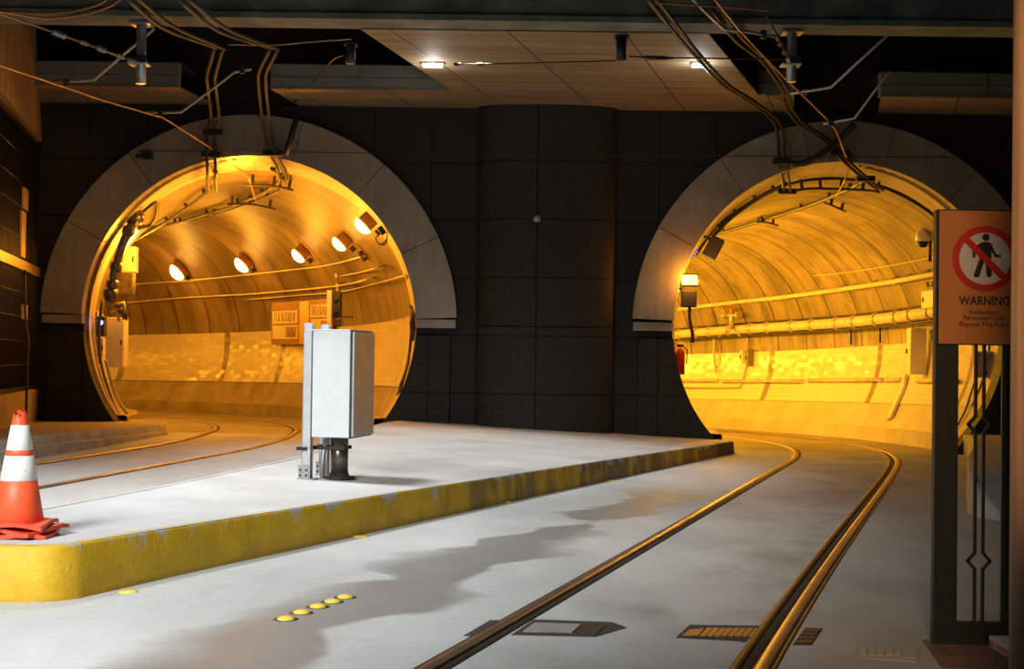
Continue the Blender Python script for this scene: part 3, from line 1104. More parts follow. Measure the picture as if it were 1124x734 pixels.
slab('repair_patch', [(509, 698), (538, 681), (553, 681), (524, 698)], 'asphalt', 'dark asphalt patch left of the left rail of the right track', 'road patch', 0.004)
t = thing('rail_cover', 'pale steel cover plate set in asphalt right of the left rail', 'cover', GR(615, 690))
slab('surround', [(561, 697), (586, 680), (672, 683), (688, 689), (654, 699)], 'asphalt', None, None, 0.003, t)
slab('plate', [(574, 694), (587, 684.5), (638, 686), (628, 695)], 'cover', None, None, 0.008, t)
slab('end_plate', [(631, 695), (640, 686.5), (665, 688), (654, 697)], 'dark_steel', None, None, 0.007, t)
t = thing('rail_grate', 'rust brown slatted grate at the left of the doubled rail', 'grate', GR(800, 695))
slab('surround', [(742, 700), (757, 686), (836, 687), (818, 705), (800, 703)], 'asphalt', None, None, 0.003, t)
slab('end_plate', [(748, 699), (757, 692), (773, 691), (766, 699)], 'rust_grate', None, None, 0.008, t)
for i in range(8):
    u = 768 + i * 7.6
    slab('slat', [(u, 699.3), (u + 8, 690.6), (u + 14.3, 690.8), (u + 6.3, 699.6)], 'rust_grate', None, None, 0.010, t)
t = thing('rail_grate', 'short dark slatted grate at the right of the doubled rail', 'grate', GR(876, 698))
slab('surround', [(870, 708), (884, 689), (903, 690), (891, 708)], 'asphalt', None, None, 0.003, t)
for i in range(4):
    v = 691.5 + i * 4.2
    slab('slat', [(882 - i * 3.4, v + 2.2), (884 - i * 3.4, v), (900 - i * 2.6, v + 0.3), (898.5 - i * 2.6, v + 2.6)], 'rail_rust', None, None, 0.009, t)
t = thing('utility_cover', 'small pale ridged cover in the road left of the gate', 'cover', GR(970, 717))
slab('frame', [(938, 722), (941, 710), (1009, 712), (1007, 727)], 'kerb_grey', None, None, 0.004, t)
for i in range(5):
    u = 943 + i * 9.6
    slab('rib', [(u, 720), (u + 1.5, 711.6), (u + 9, 711.9), (u + 7.5, 720.4)], 'cover', None, None, 0.009, t)
slab('end_plate', [(993, 722.5), (995, 713), (1007, 713.4), (1005, 724.5)], 'cover', None, None, 0.008, t)
for (a, b), w in zip([(801, 816), (838, 858), (884, 970), (1022, 1040)], ['leftmost, beside the dark island tip', 'between the island tip and the left rail', 'long one between its two rails', 'short one behind the gate']):
    slab('stop_line', [(a, 508.2), (a, 506.6), (b, 506.9), (b, 508.5)], 'white_line', 'worn white dash across the right tunnel mouth, %s' % w, 'road marking', 0.004)

# ------------------------------------------------------------------ traffic cone
CX, CY = -3.02, 8.42
cz = 0.374
t = thing('traffic_cone', 'battered orange and white traffic cone on a heap of bases on the island nose', 'cone', (CX, CY, cz))


def warped_base(z, rz, dx, dy, half, amp, seed):
    mb = MB()
    rnd = random.Random(seed)
    n = 14
    ph = rnd.random() * 6
    top, bot = [], []
    R3 = M4.Rotation(rz, 3, 'Z')
    for i in range(n + 1):
        rt_, rb_ = [], []
        for j in range(n + 1):
            a, b = i / n * 2 - 1, j / n * 2 - 1
            # rounded square
            k = max(abs(a), abs(b))
            l = math.hypot(a, b)
            f = 1.0 if l < 1e-6 else (k / l) * 0.25 + 0.75
            x, y = a * half * f, b * half * f
            w = amp * (math.sin(3 * a + ph) * math.cos(2.3 * b + ph * 2)) * l
            p = R3 @ V((x, y, 0))
            rt_.append((CX + dx + p.x, CY + dy + p.y, z + 0.022 + w))
            rb_.append((CX + dx + p.x, CY + dy + p.y, z + w))
        top.append(rt_)
        bot.append(rb_)
    mb.sheet(top, True)
    mb.sheet(bot, True)
    edge = lambda g: [g[0][j] for j in range(n + 1)] + [g[i][n] for i in range(1, n + 1)] + [g[n][j] for j in range(n - 1, -1, -1)] + [g[i][0] for i in range(n - 1, -1, -1)]
    mb.sheet([edge(top), edge(bot)], False)
    bmesh.ops.remove_doubles(mb.bm, verts=mb.bm.verts, dist=1e-5)
    return mb


warped_base(cz + 0.006, 0.10, 0.02, 0.0, 0.205, 0.010, 1).build('base', 'cone_base', t)
warped_base(cz + 0.036, -0.35, 0.03, 0.01, 0.205, 0.017, 2).build('base', 'cone_base', t)
warped_base(cz + 0.068, 0.06, 0.0, 0.0, 0.210, 0.014, 3).build('base', 'cone_base', t)
rb, rtp, hb, ht = 0.152, 0.036, cz + 0.09, cz + 0.768


def cr(z):
    return rb + (rtp - rb) * (z - hb) / (ht - hb)


def cone_part(z0, z1, name, mat, lip=0.0):
    mb = MB()
    mb.lathe([(cr(z0) + lip - 0.004, z0), (cr(z0) + lip, z0 + 0.003), (cr(z1) + lip, z1 - 0.003), (cr(z1) + lip - 0.004, z1)], (CX, CY, 0), seg=36)
    return mb.build(name, mat, t)


cone_part(hb - 0.012, ht - 0.42, 'body', 'cone_orange')
cone_part(ht - 0.425, ht - 0.27, 'reflective_collar', 'cone_white', 0.003)
cone_part(ht - 0.275, ht - 0.235, 'orange_band', 'cone_orange', 0.002)
cone_part(ht - 0.24, ht - 0.085, 'reflective_collar', 'cone_white', 0.003)
# torn top, open
mb = MB()
seg = 28
rows = []
for k, z in enumerate((ht - 0.09, ht - 0.05, ht - 0.02, ht)):
    row = []
    for i in range(seg + 1):
        a = i / seg * 2 * PI
        tear = 0.0
        if k == 3:
            tear = 0.028 * max(0, math.sin(a * 1.5 + 0.9)) + 0.008 * math.sin(a * 5)
        zz = z - tear
        row.append((CX + cr(zz) * 1.02 * math.cos(a), CY + cr(zz) * 1.02 * math.sin(a), zz))
    rows.append(row)
mb.sheet(rows, True)
mb.build('torn_tip', 'cone_orange', t)

# ------------------------------------------------------------------ steel equipment cabinet on the island
q = G(357, 524, 0.345)
KX, KY = q.x + 0.02, q.y + 0.02
kz = 0.345
RZ = math.radians(-12)
t = thing('control_cabinet', 'white metal control cabinet on aluminium struts and a steel post on the island', 'cabinet', (KX, KY, kz), RZ)
# local axes: +x door side, -y towards the camera
bz0, bz1 = 0.40, 1.40
x0, x1, y0, y1 = -0.06, 0.31, -0.30, 0.30
mb = MB()
mb.box(((x0 + x1) / 2, 0, (bz0 + bz1) / 2), (x1 - x0, y1 - y0, bz1 - bz0), bev=0.008)
b = mb.build('enclosure', 'white_enamel', t, local=True)
mb = MB()
mb.box((x1 + 0.012, 0, (bz0 + bz1) / 2), (0.018, y1 - y0 + 0.03, bz1 - bz0 + 0.01), bev=0.004)
mb.build('door_seal', 'dark_steel', t, local=True)
mb = MB()
mb.box((x1 + 0.032, 0, (bz0 + bz1) / 2), (0.026, y1 - y0 + 0.01, bz1 - bz0 - 0.02), bev=0.006)
dr = mb.build('door', 'door_grey', t, local=True)
dr['label'] = 'grey brushed metal door'
for z in (bz0 + 0.13, (bz0 + bz1) / 2 - 0.03, bz1 - 0.13):
    mb = MB()
    mb.tube([(x1 + 0.03, y1 + 0.012, z - 0.035), (x1 + 0.03, y1 + 0.012, z + 0.035)], 0.011, 8)
    mb.build('hinge', 'dark_steel', dr, local=True)
for z in (0.46, 0.62, 0.8, 0.98, 1.16, 1.34):
    mb = MB()
    mb.lathe([(0.007, 0), (0.007, 0.008), (0, 0.01)], (x1 + 0.012, y0 - 0.015, z), (0, -1, 0), 8)
    mb.build('screw', 'dark_steel', t, local=True)
mb = MB()
mb.box((x1 + 0.047, -0.02, bz1 - 0.09), (0.004, 0.13, 0.03))
mb.build('maker_plate', 'cover', dr, local=True)
mb = MB()
mb.box(((x0 + x1) / 2 - 0.01, 0, bz1 + 0.005), (x1 - x0 + 0.02, y1 - y0 + 0.02, 0.012), bev=0.003)
mb.build('rain_lip', 'white_enamel', t, local=True)


def strut(yc):
    mb = MB()
    w, th = 0.082, 0.008
    xc = x0 - 0.055
    mb.box((xc - w / 2 + th / 2, yc, 0.735), (th, w, 1.47))
    mb.box((xc, yc - w / 2 + th / 2, 0.735), (w, th, 1.47))
    mb.box((xc, yc + w / 2 - th / 2, 0.735), (w, th, 1.47))
    mb.box((xc + w / 2 - th / 2, yc - w * 0.33, 0.735), (th, w * 0.3, 1.47))
    mb.box((xc + w / 2 - th / 2, yc + w * 0.33, 0.735), (th, w * 0.3, 1.47))
    s = mb.build('strut', 'alu', t, local=True)
    mb = MB()
    mb.box((xc, yc, 0.006), (0.16, 0.14, 0.012))
    mb.box((xc - 0.02, yc - w / 2 - 0.004, 0.07), (0.10, 0.008, 0.13))
    mb.build('foot_plate', 'galv', s, local=True)
    for dx in (-0.05, 0.01):
        for z in (0.04, 0.09):
            mb = MB()
            mb.lathe([(0.011, 0), (0.011, 0.008), (0, 0.011)], (xc + dx, yc - w / 2 - 0.008, z), (0, -1, 0), 6)
            mb.build('bolt', 'dark_steel', s, local=True)


strut(-0.25)
strut(0.22)
mb = MB()
mb.lathe([(0.085, 0.0), (0.085, 0.41)], (0.115, 0.0, 0), seg=24)
mb.build('post', 'pipe_brown', t, local=True)
mb = MB()
mb.lathe([(0.16, 0.0), (0.16, 0.012), (0.10, 0.018), (0.088, 0.05)], (0.115, 0.0, 0), seg=24)
mb.build('post_flange', 'dark_steel', t, local=True)
mb = MB()
mb.box((0.03, -0.095, 0.29), (0.34, 0.03, 0.035))
mb.box((0.03, 0.095, 0.29), (0.34, 0.03, 0.035))
mb.box((-0.15, -0.2, 0.29), (0.1, 0.24, 0.03))
mb.build('clamp', 'black', t, local=True)
mb = MB()
mb.tube([(-0.02, -0.10, 0.0), (-0.02, -0.10, 0.13), (-0.01, -0.09, 0.26), (0.0, -0.05, 0.41)], 0.02, 8)
mb.build('conduit', 'galv', t, local=True)

# ------------------------------------------------------------------ gate, sign, pole, brick base on the right
GY = 7.05


def gp(u, v, dy=0.0):
    return P(u, v, GY + dy)


pa, pb = gp(1024, 707), gp(1049, 707)
gx0 = gp(1025, 600).x
gw = 25 / F * GY
gx1 = gp(1127, 600).x
gb = gp(1030, 707).z
gtop = gp(1030, 230).z
t = thing('metal_gate', 'dark green-black metal gate leaf with diamond bars behind the warning sign', 'gate', (gx0, GY, gb))
th = 0.05


def bar(x0, z0, x1, z1, name, mat='gate', y0=0.0, y1=th):
    mb = MB()
    mb.box(((x0 + x1) / 2, GY + (y0 + y1) / 2, (z0 + z1) / 2), (x1 - x0, y1 - y0, z1 - z0), bev=0.003)
    return mb.build(name, mat, t)


bar(gx0, gb, gx0 + gw, gtop, 'stile')
bar(gx1 - gw, gb, gx1, gtop, 'stile')
bar(gx0 + gw, gb, gx1 - gw, gb + 0.115, 'bottom_rail')
bar(gx0 + gw, gtop - 0.10, gx1 - gw, gtop, 'top_rail')
mb = MB()                                   # slim inner bead
zb0 = gb + 0.115
for x in (gx0 + gw + 0.004, gx1 - gw - 0.004):
    mb.box((x, GY + 0.025, (zb0 + gtop - 0.1) / 2), (0.008, 0.02, gtop - 0.1 - zb0))
mb.build('bead', 'dark_steel', t)
xc = (gx0 + gx1) / 2
dz = [gp(1075, 466).z, gp(1074, 616).z, gp(1076, 300).z]
dz.sort()
hw, hd, hh = 0.021, 0.058, 0.042
segs = [zb0] + dz + [gtop - 0.1]
for sx in (-1, 1):
    x = xc + sx * hw
    cur = zb0
    for zc_ in dz + [None]:
        end = (zc_ - hh) if zc_ else gtop - 0.1
        bar(x - 0.0085, cur, x + 0.0085, end, 'upright', y0=0.016, y1=0.034)
        if zc_:
            cur = zc_ + hh
for zc_ in dz:
    mb = MB()
    for sx in (-1, 1):
        for sz in (-1, 1):
            a = V((xc + sx * hw, GY + 0.025, zc_ + sz * hh))
            b_ = V((xc + sx * hd, GY + 0.025, zc_))
            dr_ = (b_ - a)
            ang = math.atan2(dr_.z, dr_.x)
            mb.box((a + b_) / 2, (dr_.length + 0.014, 0.018, 0.015), M4.Rotation(-ang, 3, 'Y'))
    mb.build('diamond', 'gate', t)
sw_ = (0.10)
# sign panel
sy = GY - 0.012
sc = gp(1080.5, 303)
sx0, sz1 = gp(1030.5, 231).x, gp(1030.5, 231).z
sz0 = gp(1030.5, 377).z
sxc = sc.x
sx1 = 2 * sxc - sx0
ts = thing('warning_sign', 'orange no-pedestrians warning sign fixed to the dark gate', 'sign', (sxc, sy, sz0))
mb = MB()
mb.box((sxc, sy + 0.004, (sz0 + sz1) / 2), (sx1 - sx0 + 0.012, 0.006, sz1 - sz0 + 0.012))
mb.build('backing', 'black', ts)
mb = MB()
mb.box((sxc, sy, (sz0 + sz1) / 2), (sx1 - sx0, 0.006, sz1 - sz0), bev=0.002)
mb.build('panel', 'sign_orange', ts)
ccx = gp(1080, 284).x
ccz = gp(1080, 284).z
rr = 36.0 / F * GY
fy = sy - 0.003


def disc(r, y0, y1, name, mat, r_in=0):
    mb = MB()
    n = 64
    if r_in:
        rows = []
        for i in range(n + 1):
            a = 2 * PI * i / n
            c, s_ = math.cos(a), math.sin(a)
            rows.append([(ccx + r_in * c, y1, ccz + r_in * s_), (ccx + r_in * c, y0, ccz + r_in * s_), (ccx + r * c, y0, ccz + r * s_), (ccx + r * c, y1, ccz + r * s_)])
        mb.sheet(rows, False)
    else:
        mb.prism([(ccx + r * math.cos(2 * PI * i / n), y0, ccz + r * math.sin(2 * PI * i / n)) for i in range(n)], (0, y1 - y0, 0))
    return mb.build(name, mat, ts)


disc(rr * 0.86, fy - 0.001, fy, 'disc', 'sign_white')
disc(rr, fy - 0.004, fy, 'red_ring', 'sign_red', rr * 0.79)
px = 1 / F * GY


def sp(u, v):                               # photo pixel on the sign -> x, z
    q = P(u, v, sy)
    return q.x, q.z


mb = MB()


def fig(poly, y0=fy - 0.0022):
    mb.prism([(x, y0, z) for x, z in [sp(u, v) for u, v in poly]], (0, 0.0012, 0))


hc = sp(1082, 260.5)
mb.prism([(hc[0] + 4.1 * px * math.cos(a * PI / 12), fy - 0.0022, hc[1] + 4.1 * px * math.sin(a * PI / 12)) for a in range(24)], (0, 0.0012, 0))
fig([(1076, 266.5), (1079, 265.4), (1084.5, 265.4), (1088, 267.5), (1088, 282), (1087, 285), (1075, 285), (1074.5, 276)])
fig([(1088, 267.5), (1091, 275), (1093.5, 279.3), (1098, 279.8), (1098.4, 282.6), (1092, 282.6), (1088, 276)])
fig([(1076, 266.5), (1069.5, 271), (1067.3, 274), (1067.2, 282.6), (1070, 283), (1070.3, 276), (1074.5, 274)])
fig([(1075, 284), (1081, 284), (1074.5, 303.6), (1072, 304.6), (1069, 303.8), (1068.4, 301.5)])
fig([(1081, 284), (1087, 284), (1088.5, 301.6), (1087, 304), (1083.8, 304), (1082.6, 301.8)])
mb.build('walking_figure', 'sign_black', ts)
mb = MB()
L = rr * 1.62
mb.box((ccx, fy - 0.0037, ccz), (L, 0.0012, rr * 0.205), M4.Rotation(math.radians(45), 3, 'Y'))
mb.build('slash', 'sign_red', ts)


def text(body, cx_, cz_, width, y, mat, parent, bold=0.0, name='lettering', rx=PI / 2, rz=0.0, squeeze=None):
    cu = bpy.data.curves.new('lettering', 'FONT')
    cu.body = body
    cu.align_x = 'CENTER'
    cu.align_y = 'CENTER'
    cu.offset = bold
    cu.extrude = 0.01
    cu.resolution_u = 3
    tmp = bpy.data.objects.new('lettering', cu)
    COL.objects.link(tmp)
    bpy.context.view_layer.update()
    me = bpy.data.meshes.new_from_object(tmp.evaluated_get(bpy.context.evaluated_depsgraph_get()))
    COL.objects.unlink(tmp)
    bpy.data.objects.remove(tmp)
    xs_ = [v.co.x for v in me.vertices]
    w = max(xs_) - min(xs_)
    mid = (max(xs_) + min(xs_)) / 2
    zs = [v.co.y for v in me.vertices]
    midy = (max(zs) + min(zs)) / 2
    k = width / w
    kv = k if squeeze is None else squeeze / (max(zs) - min(zs))
    mt = M4.Translation((cx_, y, cz_)) @ M4.Rotation(rz, 4, 'Z') @ M4.Rotation(rx, 4, 'X') @ M4.Diagonal((k, kv, 0.05, 1)) @ M4.Translation((-mid, -midy, 0))
    me.transform(ROOT[parent.name].inverted() @ mt)
    me.materials.clear()
    me.materials.append(MT[mat])
    o = bpy.data.objects.new(name, me)
    o.parent = parent
    COL.objects.link(o)
    return o


ly = sy - 0.0035
for body, u, v, wpx, hpx, bold in [('WARNING', 1080, 330, 55.5, 10.2, 0.022), ('Authorized', 1079.5, 342.3, 33, None, 0.010), ('Personnel Only', 1080, 349.6, 45, None, 0.010), ('Beyond This Point', 1080, 356.6, 54, None, 0.010)]:
    x_, z_ = sp(u, v)
    text(body, x_, z_, wpx * px, ly, 'sign_black', ts, bold, squeeze=hpx * px if hpx else None)

# tan pole in the right foreground
PY = 4.6
mb = MB()
pt_ = P(1114, 0, PY)
pbm = P(1107, 734, PY)
rad = 0.11
xa = pt_.x + rad
mb.lathe([(rad + 0.002, -0.02), (rad, 0.5), (rad, 1.4), (rad - 0.002, 2.4), (rad - 0.004, 5.5)], (xa, PY, road_z(xa, PY)), seg=28)
tag(mb.build('pole', 'pole'), 'tan weathered pole rising at the right edge in front of the gate', 'pole')

# brick strip the gate stands on, with a pier end showing red bricks
mb = MB()
zg = gb
mb.prism([(gx0 - 0.02, GY + 0.12, zg - 0.2), (3.6, GY + 0.12, zg - 0.2), (3.6, 5.2, zg - 0.2), (gx0 - 0.34, 5.2, zg - 0.2)], (0, 0, 0.2))
struct('floor_brick_strip', mb, 'brick')
mb = MB()
pz = P(1095, 713, 6.9)
mb.box((pz.x + 0.20, 6.90, zg + 0.02), (0.40, 0.25, 0.07), bev=0.004)
mb.build('brick_course', 'brick_red')
tag(bpy.context.scene.objects['brick_course'], 'short course of red bricks with pale mortar below the gate beside the pole', 'bricks')

# ------------------------------------------------------------------ things mounted in the tunnels
def frame(T, p):
    n, f, u = T.inward(p)
    return n, f, u


def rot_of(n, f, u):
    return M4((f, u, n)).transposed()       # local x along the tunnel, y up the wall, z inwards


def tunnel_lamp(T, u, v, label, group=None, size=0.17):
    w = T.hit(u, v, 0.26)
    n, f, up_ = frame(T, w)
    t = thing('tunnel_lamp', label, 'lamp', w, 0, group)
    mb = MB()
    mb.box(w - n * 0.14, (size * 0.95, size * 1.7, 0.22), rot_of(n, f, up_), 0.03)
    mb.build('housing', 'notice_brown', t)
    mb = MB()
    rows = []
    for a in [k * PI / 8 for k in range(9)]:
        rows.append([w + f * (size * 0.56 * math.sin(b) * math.cos(a)) + up_ * (-size * math.cos(b)) + n * (-0.03 + size * 0.75 * math.sin(b) * math.sin(a)) for b in [q * PI / 12 for q in range(13)]])
    mb.sheet(rows, True)
    mb.build('lens', 'lens', t)
    mb = MB()
    mb.box(w - n * 0.15 - up_ * (size + 0.09), (0.08, 0.12, 0.12), rot_of(n, f, up_), 0.01)
    mb.build('ballast_box', 'dark_steel', t)
    return w, n


LAMP_L = []
order = ['nearest the portal', 'second from the portal', 'third from the portal', 'fourth from the portal', 'farthest from the portal']
for (u, v, sz_), w in zip([(398, 248, 0.19), (372, 268, 0.19), (327, 281, 0.2), (265, 291, 0.24), (194, 299, 0.27)], order):
    LAMP_L.append(tunnel_lamp(TL, u, v, size=sz_, label='glowing orange lamp, %s in the row on the left tunnel wall' % w, group='orange lamps along the left tunnel wall'))


def point(name, loc, power, col, r=0.12):
    l = bpy.data.lights.new(name, 'POINT')
    l.energy = power
    l.color = col
    l.shadow_soft_size = r
    o = bpy.data.objects.new(name, l)
    COL.objects.link(o)
    o.location = loc
    return o


SOD = (1.0, 0.37, 0.018)
SODR = (1.0, 0.47, 0.025)
for (p, n), e in zip(LAMP_L, (150, 90, 80, 80, 80)):
    point('tunnel_lamp_light', p + n * (0.9 if e > 100 else 0.65), e, SOD)
# lamps farther on round the bends and on the near side walls (out of sight behind the portal edges)
for d in (4.5, 9.0, 13.5, 18.0, 22.5, 27.0):
    point('tunnel_lamp_light', TL.ang(d, math.radians(142), 0.6), 130, SOD)
for d in (21, 26, 31):
    point('tunnel_lamp_light', TL.ang(d, math.radians(37), 0.5), 110, SOD)
for d in (6.5, 9.5, 13.0, 17.0, 21.0, 26.0, 31.0):
    point('tunnel_lamp_light', TR.ang(d, math.radians(150), 0.6), 540, SODR)

point('tunnel_lamp_light', TL.ang(2.0, math.radians(98), 0.8), 210, SOD)

# conduits along the walls
def run(T, px_, r, mat, name, label, off, cat='conduit', smooth=True, clips=0):
    pts = [T.hit(u, v, off) for u, v in px_]
    t = thing(name, label, cat, pts[0])
    mb = MB()
    path = catmull(pts, 8) if smooth else pts
    mb.tube(path, r, 8)
    mb.build('pipe' if 'pipe' in name or 'conduit' in name else 'cable_run', mat, t)
    if clips:
        n = len(path)
        for i in range(clips):
            p = path[int((i + 0.5) * n / clips)]
            nn, f, u_ = T.inward(p)
            mb = MB()
            mb.box(p - nn * off * 0.45, (0.04, r * 2.4, off * 0.9 + r), rot_of(nn, f, u_))
            mb.build('clip', mat, t)
    return t


run(TL, [(446, 283), (420, 292), (395, 299), (374, 303)], 0.022, 'conduit', 'wall_conduit', 'topmost thin conduit on the near right wall of the left tunnel', 0.07, clips=3)
run(TL, [(447, 294), (410, 305), (375, 313), (330, 318), (270, 323), (200, 327), (140, 332)], 0.03, 'conduit', 'wall_conduit', 'long conduit round the left tunnel wall, just below the lamps', 0.08, clips=8)
run(TL, [(446, 302), (410, 312), (375, 320), (330, 324), (270, 329)], 0.022, 'conduit', 'wall_conduit', 'lowest thin conduit on the right wall of the left tunnel', 0.06, clips=5)
run(TL, [(400, 281), (360, 291), (320, 296), (265, 302), (215, 307), (145, 312)], 0.028, 'conduit', 'wall_conduit', 'conduit passing directly under the row of left tunnel lamps', 0.07, clips=6)
run(TL, [(449, 305), (452, 340), (453, 372)], 0.055, 'rubber', 'wall_cable', 'thick dark cable bundle dropping down the inner rim of the left tunnel', 0.05, 'cable', clips=3)
run(TL, [(452, 350), (449, 390), (438, 430), (425, 457)], 0.03, 'rubber', 'wall_cable', 'dark cable following the inside edge of the left tunnel to the ground', 0.04, 'cable')
run(TR, [(745, 339), (800, 332.5), (860, 326), (920, 318), (980, 309), (1034, 299)], 0.062, 'old_pipe', 'wall_pipe', 'upper cream pipe along the right tunnel wall', 0.16, 'pipe', clips=16)


def big_pipe():
    px_ = [(742, 367), (790, 363), (850, 359), (920, 354.5), (980, 348.5), (1034, 341)]
    pts = [TR.hit(u, v, 0.24) for u, v in px_]
    t = thing('wall_pipe', 'lower thick cream pipe with couplings along the right tunnel wall', 'pipe', pts[0])
    path = catmull(pts, 10)
    mb = MB()
    mb.tube(path, 0.135, 14)
    mb.build('pipe', 'old_pipe', t)
    n = len(path)
    for i in range(14):
        k = int((i + 0.5) * (n - 1) / 14)
        p, p2 = path[k], path[k + 1]
        d = (p2 - p).normalized()
        mb = MB()
        mb.tube([p - d * 0.07, p - d * 0.04, p + d * 0.04, p + d * 0.07], [0.15, 0.172, 0.172, 0.15], 14)
        mb.build('coupling', 'conduit', t)
    mb = MB()
    mb.tube([p + V((0, 0, 0.17)) for p in path], 0.025, 6)
    mb.build('cable_run', 'rubber', t)
    mb = MB()
    mb.tube([p - V((0, 0, 0.18)) for p in path], 0.035, 6)
    mb.build('hanger_rail', 'dark_steel', t)


big_pipe()
for px_, lab in [([(749, 417.5), (787, 417.5)], 'short pale guard tube on the tiles at the left of the right tunnel'),
                 ([(793, 418), (835, 418), (879, 418)], 'longest pale guard tube across the middle of the right tunnel tiles'),
                 ([(887, 417), (925, 417), (966, 416.5)], 'pale guard tube on the tiles left of the tall cream cabinet'),
                 ([(972, 416.5), (990, 416.5)], 'stub of pale guard tube directly below the tall cream cabinet'),
                 ([(1006, 417), (1050, 418), (1094, 418)], 'pale guard tube on the tiles behind the dark gate')]:
    run(TR, px_, 0.05, 'old_pipe', 'guard_pipe', lab, 0.12, 'tube', False, 2)
run(TR, [(750, 425.5), (780, 425.5), (812, 425), (816, 414), (820, 400)], 0.028, 'conduit', 'wall_conduit', 'thin low conduit bending up to the small box in the right tunnel', 0.08, smooth=False)
run(TR, [(893, 301), (897, 302), (930, 299), (980, 291), (1030, 281)], 0.018, 'conduit', 'wall_conduit', 'thin bright conduit high on the right tunnel wall', 0.05, clips=4)
run(TR, [(820, 366), (821, 384)], 0.02, 'conduit', 'wall_conduit', 'short vertical conduit between thick pipe and small box', 0.08, smooth=False)
run(TR, [(784, 372), (784, 395), (786, 408)], 0.035, 'old_pipe', 'drop_pipe', 'vertical drop pipe below the thick pipe, left part of right tunnel', 0.12, 'pipe', clips=2)
run(TR, [(790, 372), (791, 400)], 0.014, 'conduit', 'wall_conduit', 'thin drop conduit beside the vertical drop pipe', 0.10, smooth=False)
for (u0, v0), (u1, v1), lab in [((934, 356), (934, 378), 'left'), ((966, 355), (966, 376), 'right')]:
    run(TR, [(u0, v0), (u1, v1)], 0.025, 'dark_steel', 'pipe_stay', '%s of two short dark stays below the thick pipe' % lab, 0.08, 'bracket', False)
run(TR, [(1082, 385), (1072, 412), (1061, 446), (1052, 466)], 0.018, 'rubber', 'wall_cable', 'thin dark cable sloping down the wall behind the gate', 0.05, 'cable')


def wall_box(T, u0, v0, u1, v1, off, depth, mat, name, label, cat, plumb=True, extra=None):
    """box whose front face spans the pixel rectangle at the lining less off"""
    c = T.hit((u0 + u1) / 2, (v0 + v1) / 2, off)
    n, f, up_ = T.inward(c)
    if plumb:
        n = V((n.x, n.y, 0)).normalized()
        up_ = V((0, 0, 1))
    a, b = P(u0, v0, c.y), P(u1, v1, c.y)
    h = abs(a.z - b.z)
    view = (c - EYE).normalized()
    wpx = abs(a.x - b.x)
    # visible width = w*|f.x| + d*|n.x|
    w = max(0.08, (wpx - depth * abs(n.x)) / max(0.25, abs(f.x)))
    t = thing(name, label, cat, c - n * depth / 2 - V((0, 0, h / 2)))
    mb = MB()
    mb.box(c - n * depth / 2, (w, h, depth), rot_of(n, f, up_), 0.012)
    mb.build('body', mat, t)
    mb = MB()
    mb.box(c + n * 0.008, (w * 0.92, h * 0.95, 0.018), rot_of(n, f, up_), 0.005)
    d = mb.build('door', mat, t)
    mb = MB()
    mb.box(c + n * 0.03 + f * w * 0.33, (0.03, 0.10, 0.03), rot_of(n, f, up_))
    mb.build('latch', 'dark_steel', d)
    return t, c, n, f, up_, w, h


t, c, n, f, u_, w, h = wall_box(TR, 988, 360, 1008, 411, 0.46, 0.34, 'tan_box', 'wall_cabinet', 'tall cream cabinet on the tiles of the right tunnel', 'cabinet')
pts = [TR.hit(993, 412, 0.10), TR.hit(991, 425, 0.08), TR.hit(982, 446, 0.06), TR.hit(976, 459, 0.06)]
mb = MB()
for a, b_ in zip(pts, pts[1:]):
    n2, f2, u2 = TR.inward((a + b_) / 2)
    d2 = (b_ - a).normalized()
    s2 = d2.cross(n2).normalized()
    mb.box((a + b_) / 2, (0.20, (b_ - a).length + 0.03, 0.07), M4((s2, d2, n2)).transposed(), 0.006)
tag(mb.build('cable_trough', 'tan_box'), 'pale cable trough running from the tall cream cabinet down to the ledge', 'trough')
wall_box(TR, 1007, 318, 1034, 338, 0.34, 0.22, 'tan_box', 'junction_box', 'square cream junction box between the two pipes of the right tunnel', 'box')
wall_box(TR, 1016, 309, 1027, 314, 0.22, 0.12, 'dark_steel', 'bracket_box', 'small dark bracket box above the square cream junction box', 'box')
wall_box(TR, 817, 383, 824, 402, 0.22, 0.16, 'olive', 'junction_box', 'small grey-olive junction box on the right tunnel tiles', 'box')
wall_box(TR, 812, 384, 816.5, 399, 0.14, 0.08, 'tan_box', 'junction_box', 'narrow pale plate left of the small grey-olive junction box', 'box')
wall_box(TR, 1090, 376, 1103, 408, 0.34, 0.24, 'olive', 'wall_cabinet', 'olive cabinet at the right end of the tiles behind the gate', 'cabinet')

# red extinguisher, far left of the right tunnel
c = TR.hit(746.5, 396, 0.12)
t = thing('fire_extinguisher', 'small red extinguisher at the left end of the right tunnel tiles', 'extinguisher', c - V((0, 0, 0.3)))
mb = MB()
mb.lathe([(0.08, -0.25), (0.09, -0.22), (0.09, 0.14), (0.05, 0.21), (0.03, 0.24)], c, seg=16)
mb.build('cylinder', 'red', t)
mb = MB()
mb.box(c + V((0, 0, 0.28)), (0.12, 0.05, 0.05))
mb.tube([c + V((0.05, 0, 0.27)), c + V((0.13, 0, 0.2)), c + V((0.12, 0, -0.05))], 0.012, 6)
mb.build('valve', 'black', t)

